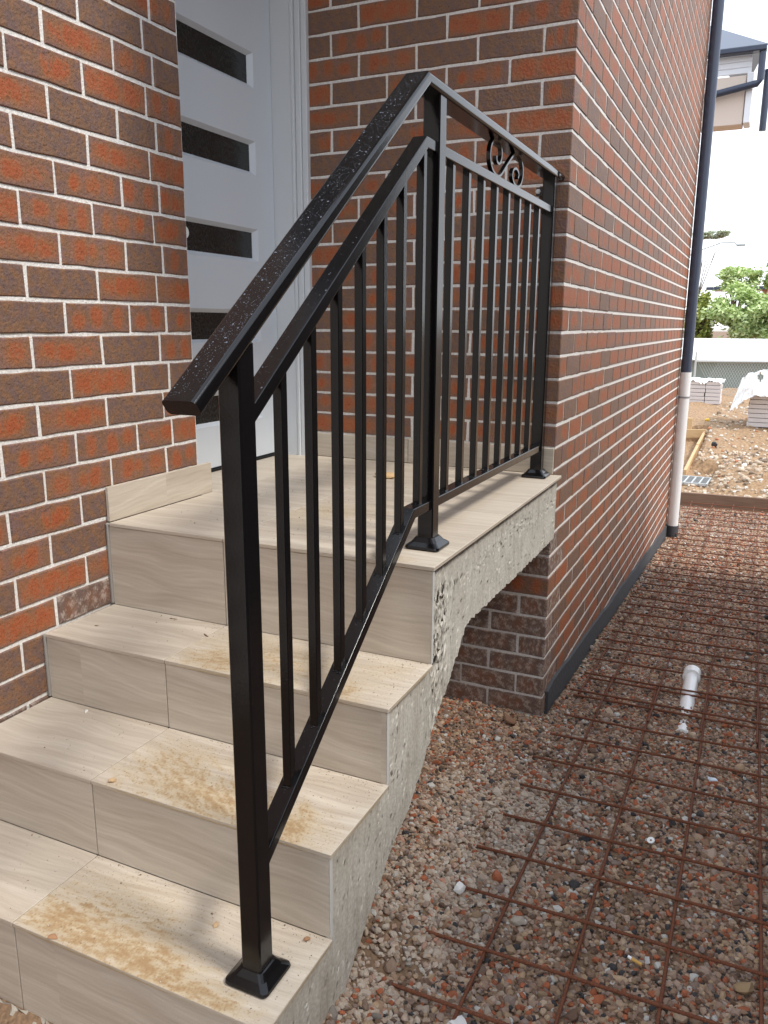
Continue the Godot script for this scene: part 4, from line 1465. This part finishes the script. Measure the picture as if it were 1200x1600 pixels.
	part("bracket", g.mesh(), mat("bracket", tint(150, 150, 150), 0.4, 0.7), dp)

	# the neighbour's wall along the right of the path, just outside the picture; the railing mirrors it
	var nb := thing("neighbour_house", "plain dark brown side wall of the house across the path", "house", Vector3(2.95, -1.2, 0.2))
	g = Geo.new()
	g.box(Vector3(0.0, 1.45, 0.0), Vector3(0.24, 3.1, 8.0), 0.0)
	part("wall", g.mesh(), mat("neighbour", tint(84, 78, 74), 0.9), nb)
	g = Geo.new()
	g.box(Vector3(-0.06, 3.03, 0.0), Vector3(0.13, 0.10, 8.2), 0.006)
	part("gutter", g.mesh(), mats["gutter"], nb)
	g = Geo.new()
	g.box(Vector3(1.75, 3.72, 0.0), Vector3(3.9, 0.04, 8.3), 0.004, Basis(Vector3.BACK, 0.36))
	part("roof", g.mesh(), mats["gutter"], nb)

	# litter on the gravel
	var lie := func(x: float, z: float, lift: float) -> Vector3:
		return Vector3(x, ground_y(x, z) + lift, z)
	var butts := [[1.535, 0.43, -0.35, "cigarette butt with tan filter on gravel below the lowest bars"], [1.825, 0.19, -1.2, "cigarette butt against the rightmost long bar of the mesh"]]
	for b: Array in butts:
		var t := thing("cigarette_butt", b[3], "cigarette butt", lie.call(b[0], b[1], 0.012), "cigarette butts on the gravel")
		t.rotation.y = b[2]
		g = Geo.new()
		g.tube(PackedVector3Array([Vector3(-0.012, 0, 0), Vector3(0.014, 0, 0)]), 0.0038, 12)
		part("filter", g.mesh(), mat("filter", tint(206, 160, 84), 0.8), t)
		g = Geo.new()
		g.tube(PackedVector3Array([Vector3(-0.021, 0.0005, 0), Vector3(-0.012, 0, 0)]), 0.0037, 12)
		part("paper", g.mesh(), mats["pvc_bright"], t)
	g = Geo.new()
	for k in 20:
		var a0 := TAU * k / 20.0
		var a1 := TAU * (k + 1) / 20.0
		var d0 := Vector3(cos(a0), 0, sin(a0))
		var d1 := Vector3(cos(a1), 0, sin(a1))
		var h := Vector3(0, 0.0025, 0)
		g.quad(d0 * 0.0035 + h, d1 * 0.0035 + h, d1 * 0.011 + h, d0 * 0.011 + h, Vector3.UP)
		g.quad(d0 * 0.011, d1 * 0.011, d1 * 0.011 + h, d0 * 0.011 + h, d0)
		g.quad(d0 * 0.0035, d1 * 0.0035, d1 * 0.0035 + h, d0 * 0.0035 + h, -d0)
	var ringo := part("washer", g.mesh(), mats["pvc_bright"], self)
	ringo.transform = Transform3D(Basis.from_euler(Vector3(0.35, 0, 0.2)), lie.call(1.503, -0.12, 0.014))
	tag(ringo, "flat white plastic ring on the gravel inside the mesh", "washer")
	chip("wrapper", "crumpled pale blue wrapper on the gravel near the right edge", lie.call(1.651, -0.63, 0.004), Vector3(0.05, 0.014, 0.026), -0.4, mat("wrapper", tint(205, 216, 226), 0.35), 71, "wrapper")
	chip("white_stone", "largest white stone on the gravel near the foot of the steps", lie.call(1.082, 0.385, 0.0), Vector3(0.036, 0.024, 0.030), 0.4, mat("white_stone", tint(226, 222, 216), 0.85), 72, "stone")
	chip("white_stone", "white stone at the bottom edge of the gravel, under the last bar", lie.call(1.22, 0.80, 0.004), Vector3(0.042, 0.022, 0.034), 0.9, mats["white_stone"], 73, "stone")
	chip("sandstone", "flat tan stone lying past the cigarette butt", lie.call(1.762, 0.40, 0.0), Vector3(0.055, 0.022, 0.040), 0.5, mat("tan_stone", tint(150, 124, 92), 0.9), 74, "stone")
	chip("brick_fragment", "brown brick fragment on the gravel before the dark opening", lie.call(0.885, -0.76, 0.0), Vector3(0.085, 0.036, 0.05), -0.5, mat("brick_bit", tint(138, 104, 80), 0.9), 75, "brick fragment")

# ------------------------------------------------------------------ building site behind
func soil_y(x: float, z: float) -> float:
	var y := lerpf(-1.40, -0.95, clampf((-7.9 - z) / 3.7, 0.0, 1.0))
	if z < -11.6:
		y = lerpf(-0.95, -0.88, clampf((-11.6 - z) / 3.0, 0.0, 1.0))
	y += 0.22 * exp(-pow((x - 2.0) / 0.6, 2.0) - pow((z + 8.6) / 0.7, 2.0))
	if x < 1.3 and z > -9.3:
		y = minf(y, lerpf(-1.39, y, smoothstep(1.18, 1.3, x)))
	if z > -11.5:
		y = lerpf(y, lerpf(-1.42, -1.22, clampf((-8.0 - z) / 3.5, 0.0, 1.0)), smoothstep(1.0, 0.88, x))
	return y

func make_yard() -> void:
	var rng := RandomNumberGenerator.new()
	rng.seed = 52
	var bumps := noise(65, 1.0, 4)
	var g := Geo.new()
	var nx := 70
	var nz := 90
	var at := func(i: int, j: int) -> Vector3:
		var x := lerpf(-1.2, 5.0, float(i) / nx)
		var z := lerpf(-7.42, -18.6, float(j) / nz)
		return Vector3(x, soil_y(x, z) + 0.06 * bumps.get_noise_2d(x * 1.6, z * 1.6) * smoothstep(-7.4, -8.0, z), z)
	for i in nx:
		for j in nz:
			g.quad(at.call(i, j), at.call(i + 1, j), at.call(i + 1, j + 1), at.call(i, j + 1), Vector3.UP)
	part("soil", g.mesh(), mats["soil"], self, "structure")
	# stones and clods
	var buf := PackedFloat32Array()
	var count := 0
	for k in 5600:
		var z := rng.randf_range(-15.0, -7.5)
		var x := rng.randf_range(0.95, 3.6)
		var rr := rng.randf()
		if z < -10.0 and rng.randf() < 0.6:
			continue
		var r := lerpf(0.010, 0.034, pow(rr, 3.0))
		if z > -9.3 and x > 1.5:
			r *= 1.3
		var c := Color(0.42, 0.31, 0.21).lerp(Color(0.60, 0.50, 0.38), rng.randf())
		var w := rng.randf()
		if w < 0.05:
			c = Color(0.42, 0.17, 0.08)
		elif w < 0.22:
			c = Color(0.66, 0.62, 0.56)
		elif w < 0.35:
			c = Color(0.22, 0.16, 0.11)
		push(buf, Vector3(x, soil_y(x, z) + 0.06 * bumps.get_noise_2d(x * 1.6, z * 1.6) + r * 0.3, z), r, rng, c, 0.5)
		count += 1
	var o := scatter("rubble", stone_mesh(rng, 2, 0.25), mats["pebble"], buf, count, self)
	o.set_meta("kind", "stuff")
	tag(o, "pale stones and clods strewn over the soil behind the path", "rubble")
	# board across the end of the path
	g = Geo.new()
	g.box(Vector3(0, 0.075, 0), Vector3(2.2, 0.15, 0.04), 0.004)
	var b := part("edge_board", g.mesh(), mats["plank"], self)
	b.transform = Transform3D(Basis(Vector3.UP, 0.05), Vector3(1.75, -1.42, -7.40))
	tag(b, "long dark timber board across the end of the gravel path", "board")
	# grate
	var gr := thing("drain_grate", "flat grey drain grate lying on stones beyond the board", "grate", Vector3(0.965, -1.345, -8.58))
	gr.rotation.y = -0.05
	g = Geo.new()
	for k in 6:
		g.box(Vector3(-0.22 + 0.088 * k, 0, 0), Vector3(0.018, 0.03, 0.5), 0.002)
	for k in 2:
		g.box(Vector3(0, 0, -0.24 + 0.48 * k), Vector3(0.46, 0.032, 0.02), 0.002)
	part("grate_frame", g.mesh(), mat("galvanised", tint(186, 188, 186), 0.5, 0.2), gr)
	g = Geo.new()
	for k in 12:
		g.box(Vector3(0, -0.004, -0.22 + 0.04 * k), Vector3(0.44, 0.012, 0.012), 0.0)
	part("grate_bars", g.mesh(), mat("grate_bar", tint(150, 152, 150), 0.6, 0.1), gr, "stuff")
	# formwork boards
	var boards := [[Vector3(0.868, -1.34, -8.95), Vector3(0.905, -1.20, -10.4), "near formwork board running away from the drain grate"], [Vector3(0.905, -1.19, -10.4), Vector3(0.940, -1.09, -11.5), "far formwork board in line behind the near one"], [Vector3(0.1, -1.12, -11.30), Vector3(0.95, -1.075, -11.32), "formwork board across the far end of the trench"]]
	for e: Array in boards:
		g = Geo.new()
		var d: Vector3 = e[1] - e[0]
		g.box(Vector3.ZERO, Vector3(0.04, 0.13, d.length()), 0.004)
		var f := part("formwork_board", g.mesh(), mats["timber"], self)
		f.transform = Transform3D(Basis.looking_at(d.normalized(), Vector3.UP), (e[0] + e[1]) * 0.5)
		tag(f, e[2], "board", "timber formwork boards of the trench")
	g = Geo.new()
	g.box(Vector3(0, 0.10, 0), Vector3(0.10, 0.26, 0.05), 0.004)
	var st := part("timber_stake", g.mesh(), mats["timber"], self)
	st.position = Vector3(0.69, -1.08, -11.37)
	tag(st, "pale timber stake standing behind the trench boards", "stake")
	# stacks of pavers and plastic sheet
	var stack := func(label: String, at_: Vector3, cols: int, layers: int, w: float, h: float, sag: bool) -> void:
		var t := thing("brick_stack", label, "brick stack", at_, "stacks of pale bricks in the yard")
		var s := Geo.new()
		for i in cols:
			for l in layers:
				for d in 2:
					s.box(Vector3((i - (cols - 1) * 0.5) * (w + 0.012) + rng.randf_range(-0.008, 0.008), h * (l + 0.5), -d * 0.24), Vector3(w, h - 0.008, 0.23), 0.004)
		part("bricks", s.mesh(), mat("paver", tint(206, 198, 194), 0.85), t, "stuff")
		if sag:
			s = Geo.new()
			var wv := noise(68, 1.0, 3)
			for i in 24:
				for j in 8:
					var q := []
					for e in [[0, 0], [1, 0], [1, 1], [0, 1]]:
						var x: float = (-0.5 + (i + e[0]) / 24.0) * (cols * w + 0.10)
						var z: float = 0.14 - (j + e[1]) * 0.07
						var y: float = h * layers + 0.02 + 0.04 * wv.get_noise_2d(x * 5.0, z * 6.0)
						if j + e[1] == 0:
							y -= 0.04 + 0.08 * wv.get_noise_2d(x * 9.0, 4.0)
						q.append(Vector3(x, y, z))
					s.quad(q[0], q[1], q[2], q[3], Vector3.UP)
			part("plastic_cover", s.mesh(), mat("sheet", tint(240, 240, 238), 0.4), t)
	stack.call("pale brick stack in two columns by the wire fence, under a torn cover", Vector3(0.70, -0.90, -14.6), 2, 6, 0.272, 0.072, true)
	stack.call("tall pale brick stack under the white plastic sheet", Vector3(2.02, -0.955, -11.6), 3, 7, 0.325, 0.07, false)
	# white sheet hung over the right stack, its left tip pulled down to the soil
	g = Geo.new()
	var wv := noise(69, 1.0, 4)
	var tops := [Vector2(1.27, -0.66), Vector2(1.33, -0.42), Vector2(1.39, -0.21), Vector2(1.49, -0.13), Vector2(1.73, -0.07), Vector2(2.1, -0.10), Vector2(2.7, -0.16)]
	var lows := [Vector2(1.27, -0.70), Vector2(1.36, -0.62), Vector2(1.46, -0.52), Vector2(1.58, -0.455), Vector2(1.75, -0.47), Vector2(2.1, -0.45), Vector2(2.7, -0.5)]
	var along := func(list: Array, u: float) -> Vector2:
		var k := mini(int(u * 6.0), 5)
		return list[k].lerp(list[k + 1], u * 6.0 - k)
	var sheet_at := func(i: int, j: int) -> Vector3:
		var u := i / 48.0
		var v := j / 20.0
		var t: Vector2 = along.call(tops, u)
		var l: Vector2 = along.call(lows, u)
		var w := wv.get_noise_2d(u * 9.0, v * 3.0)
		if v < 0.6:
			var q := l.lerp(t, v / 0.6)
			return Vector3(q.x, q.y + 0.03 * w, -11.25 - 0.22 * v / 0.6 + 0.06 * w)
		return Vector3(t.x, t.y + 0.03 * w - 0.2 * (v - 0.6), -11.47 - (v - 0.6) * 2.0)
	for i in 48:
		for j in 20:
			var c := Vector2((i - 28) / 1.3, (j - 8.5) / 1.6)
			if c.length() < 1.0:
				continue
			g.quad(sheet_at.call(i, j), sheet_at.call(i + 1, j), sheet_at.call(i + 1, j + 1), sheet_at.call(i, j + 1), Vector3(0, 0.5, 1.0))
	var sh := part("plastic_sheet", g.mesh(), mats["sheet"], self)
	tag(sh, "white plastic sheet with a hole draped over the tall brick stack", "sheet")
	# chain-link fence
	var fence := thing("wire_fence", "galvanised chain-link fence behind the brick stacks", "fence", Vector3(0.0, -0.95, -16.6))
	for x: float in [0.335, 2.6]:
		g = Geo.new()
		g.tube(PackedVector3Array([Vector3(x, -0.2, 0), Vector3(x, 0.97 if x < 1.0 else 0.82, 0)]), 0.022, 10)
		part("post", g.mesh(), mats["galvanised"], fence)
	g = Geo.new()
	g.tube(PackedVector3Array([Vector3(0.335, 0.77, 0), Vector3(2.6, 0.80, 0)]), 0.018, 10)
	part("top_rail", g.mesh(), mats["galvanised"], fence)
	g = Geo.new()
	for k in 90:
		for s in [-1, 1]:
			var x0: float = -0.4 + k * 0.055
			var a := Vector3(x0, 0.0, 0.003 * s)
			var c := Vector3(x0 + s * 0.45, 0.78, 0.003 * s)
			if a.x < 0.34 or c.x < 0.34 or a.x > 2.6 or c.x > 2.6:
				continue
			g.tube(PackedVector3Array([a, c]), 0.003, 4, false)
	part("wire_mesh", g.mesh(), mats["galvanised"], fence, "stuff")
	# bits between
	chip("yellow_cap", "small yellow plastic cap on the soil near the trench", Vector3(0.93, soil_y(0.93, -11.75) + 0.02, -11.75), Vector3(0.07, 0.05, 0.05), 0.0, mat("yellow", tint(226, 190, 60), 0.5), 81, "cap")
	chip("black_lump", "black plastic lump on the pale soil beyond the grate", Vector3(1.135, soil_y(1.135, -10.1) + 0.02, -10.1), Vector3(0.11, 0.10, 0.08), 0.3, mat("lump", tint(40, 44, 44), 0.6), 82, "lump")

# ------------------------------------------------------------------ distance
func crown(center: Vector3, size: Vector3, leaves: int, leaf_r: float, rng: RandomNumberGenerator, a: Color, b: Color, clumps := 26) -> Geo:
	var g := Geo.new()
	g.colored = true
	var cs := []
	for k in clumps:
		var d := Vector3(rng.randf_range(-1, 1), rng.randf_range(-1, 1), rng.randf_range(-1, 1))
		while d.length() > 1.0 or d.length() < 0.35:
			d = Vector3(rng.randf_range(-1, 1), rng.randf_range(-1, 1), rng.randf_range(-1, 1))
		cs.append([center + d * size, rng.randf_range(0.22, 0.42)])
	for k in leaves:
		var c: Array = cs[rng.randi() % clumps]
		var d := Vector3(rng.randfn(), rng.randfn() * 0.8, rng.randfn()) * 0.5
		var p: Vector3 = c[0] + d * size * c[1]
		var q := Basis.from_euler(Vector3(rng.randf_range(-1.2, 1.2), rng.randf() * TAU, rng.randf_range(-1.2, 1.2)))
		var s := leaf_r * rng.randf_range(0.6, 1.3)
		g.col = a.lerp(b, rng.randf())
		g.quad(p + q * Vector3(-s, 0, 0), p + q * Vector3(0, 0, s * 0.45), p + q * Vector3(s, 0, 0), p + q * Vector3(0, 0, -s * 0.45), q.y + Vector3(0, 0.01, 0))
	return g

func tree(called: String, label: String, base: Vector3, center: Vector3, size: Vector3, leaves: int, leaf_r: float, seed_: int, a: Color, b: Color) -> void:
	var rng := RandomNumberGenerator.new()
	rng.seed = seed_
	var t := thing(called, label, "tree", base, "trees behind the yard")
	var g := Geo.new()
	var fork := (center - base) * 0.45
	fork.y = maxf(fork.y, 0.4)
	g.tube(PackedVector3Array([Vector3.ZERO, fork * 0.5 + Vector3(0.05, 0, 0), fork]), 0.09, 9, true, 1.0, PackedFloat32Array([0.12, 0.09, 0.07]))
	for k in 7:
		var tip := center - base + Vector3(rng.randf_range(-0.7, 0.7), rng.randf_range(0.0, 0.8), rng.randf_range(-0.7, 0.7)) * size
		g.tube(PackedVector3Array([fork, fork.lerp(tip, 0.5) + Vector3(rng.randf_range(-0.1, 0.1), 0.1, 0), tip]), 0.05, 6, false, 1.0, PackedFloat32Array([0.055, 0.035, 0.008]))
	part("trunk", g.mesh(), mats["bark"], t)
	part("crown", crown(center - base, size, leaves, leaf_r, rng, a, b).mesh(), mats["leaf"], t)

func make_far() -> void:
	# low white roof behind the fence, its wall in the shade of the eave
	var shed := thing("shed", "low shed with a broad white metal roof behind the wire fence", "shed", Vector3(3.0, -1.0, -20.5))
	var g := Geo.new()
	for k in 40:
		g.box(Vector3(-3.9 + k * 0.2, 0.99, 0.0), Vector3(0.196, 0.03, 3.2), 0.006, Basis(Vector3.RIGHT, 0.142))
	part("roof", g.mesh(), mat("white_roof", tint(236, 236, 234), 0.45), shed)
	g = Geo.new()
	g.box(Vector3(0, 0.25, 1.2), Vector3(7.6, 0.96, 0.2), 0.01)
	part("wall", g.mesh(), mat("shed_wall", tint(142, 150, 140), 0.8), shed)
	var lime := [Color(0.36, 0.46, 0.18), Color(0.70, 0.77, 0.42)]
	tree("bushy_tree", "broad bright green tree behind the white shed roof", Vector3(0.9, -0.9, -25.0), Vector3(0.95, 0.95, -25.0), Vector3(0.95, 0.78, 0.9), 10000, 0.075, 1, lime[0], lime[1])
	tree("bushy_tree", "light green tree at the right edge of the picture, below the brick gable", Vector3(2.0, -0.9, -24.5), Vector3(1.95, 0.75, -24.5), Vector3(0.62, 0.62, 0.7), 5200, 0.075, 2, lime[0], lime[1])
	tree("bushy_tree", "yellowish shrub close behind the downpipe", Vector3(-0.25, -0.9, -25.5), Vector3(-0.25, 0.85, -25.5), Vector3(0.42, 0.85, 0.5), 3000, 0.075, 3, Color(0.22, 0.28, 0.07), Color(0.5, 0.5, 0.14))
	tree("tall_tree", "rounded upper crown rising above the broad green tree", Vector3(0.7, -0.9, -27.0), Vector3(0.62, 2.08, -27.0), Vector3(0.62, 0.42, 0.6), 3400, 0.07, 4, lime[0], lime[1])
	tree("tall_tree", "small crown high at the right edge of the picture", Vector3(1.9, -0.9, -27.0), Vector3(1.75, 2.2, -27.0), Vector3(0.36, 0.5, 0.5), 2000, 0.07, 5, lime[0], lime[1])
	# house beyond the trees
	var h := thing("distant_house", "low house with a pale roof and dark gutter behind the trees", "house", Vector3(4.6, -1.0, -39.0))
	g = Geo.new()
	g.box(Vector3(1.2, 1.55, 0), Vector3(9.0, 3.1, 5.0), 0.01)
	part("wall", g.mesh(), mat("far_brick", tint(190, 140, 120), 0.9), h)
	g = Geo.new()
	for s in [-1, 1]:
		g.quad(Vector3(-5.5, 3.2, 2.9 * s), Vector3(6.0, 3.2, 2.9 * s), Vector3(6.0, 4.2, 0), Vector3(-5.5, 4.2, 0), Vector3(0, 1, s))
	part("roof", g.mesh(), mat("pale_roof", tint(240, 240, 240), 0.6), h)
	g = Geo.new()
	g.box(Vector3(0.25, 3.12, 2.9), Vector3(11.5, 0.13, 0.12), 0.01)
	part("gutter", g.mesh(), mats["gutter"], h)
	# pale gum tree and street lamp far off
	tree("gum_tree", "pale grey-green tree far away above the street lamp", Vector3(-4.9, -2.0, -75.0), Vector3(-3.4, 8.15, -75.0), Vector3(1.35, 0.36, 1.0), 2400, 0.13, 6, Color(0.34, 0.38, 0.28), Color(0.5, 0.52, 0.42))
	var lamp := thing("street_lamp", "thin grey street lamp on a long arm, far beyond the yard", "street lamp", Vector3(-3.9, -2.0, -60.0))
	g = Geo.new()
	g.tube(PackedVector3Array([Vector3(0, 0, 0), Vector3(0, 7.2, 0), Vector3(0.3, 7.5, 0), Vector3(2.1, 8.12, 0), Vector3(2.9, 8.12, 0), Vector3(3.1, 7.98, 0)]), 0.035, 8)
	part("pole", g.mesh(), mat("lamp_grey", tint(150, 158, 158), 0.5), lamp)
	g = Geo.new()
	g.box(Vector3(3.35, 7.93, 0), Vector3(0.6, 0.12, 0.25), 0.04)
	part("lamp_head", g.mesh(), mats["lamp_grey"], lamp)
	make_eave()

# corner of the roof of the house's rear wing, past the end of the side wall
func make_eave() -> void:
	var z := -7.6
	var e := thing("rear_wing", "rear roof corner with navy gutter, white boards and beige soffit above the yard", "roof", Vector3(0.4, 2.6, z))
	var g := Geo.new()
	var o := -e.position              # heights below are from the landing floor
	g.box(Vector3(0.20, 3.285, z) + o, Vector3(2.36, 0.055, 0.11), 0.01)
	part("gutter", g.mesh(), mats["gutter"], e)
	g = Geo.new()
	var c := Vector3(1.39, 3.31, z + 0.05)
	var top := c + Vector3(-0.57, 0.56, -1.19) * 1.6
	g.quad(c + o, Vector3(-1.0, 3.31, z + 0.05) + o, Vector3(-1.0, top.y, top.z) + o, top + o, Vector3(0, 1, 0.5))
	g.quad(c + o, top + o, Vector3(top.x, top.y, z - 1.9) + o, Vector3(c.x - 0.3, c.y, z - 1.9) + o, Vector3(1, 1, 0))
	part("roof", g.mesh(), mats["gutter"], e)
	g = Geo.new()
	for k in 3:
		g.box(Vector3(0.13, 3.228 - 0.056 * k, z - 0.07 - 0.004 * k) + o, Vector3(2.24, 0.054, 0.02), 0.004)
	part("weatherboards", g.mesh(), mat("white_board", tint(232, 234, 238), 0.5), e)
	g = Geo.new()
	g.box(Vector3(0.11, 2.84, z - 0.20) + o, Vector3(2.20, 0.47, 0.24), 0.006)
	part("soffit", g.mesh(), mat("soffit", tint(222, 206, 192), 0.7), e)
	g = Geo.new()
	g.box(Vector3(1.25, 2.85, z - 0.18) + o, Vector3(0.065, 0.48, 0.26), 0.006)
	g.box(Vector3(-0.95, 0.6, z - 0.30) + o, Vector3(0.20, 4.4, 0.24), 0.006)
	part("corner_board", g.mesh(), mats["white_board"], e)
	g = Geo.new()
	g.tube(PackedVector3Array([Vector3(1.345, 3.27, z) + o, Vector3(1.345, 3.00, z) + o, Vector3(1.32, 2.965, z) + o, Vector3(0.2, 2.79, z - 0.02) + o]), 0.034, 14)
	part("downpipe", g.mesh(), mats["gutter"], e)
	g = Geo.new()
	g.tube(PackedVector3Array([Vector3(1.40, 3.20, z - 0.45) + o, Vector3(1.40, 2.60, z - 0.45) + o]), 0.036, 14)
	part("downpipe", g.mesh(), mats["gutter"], e)
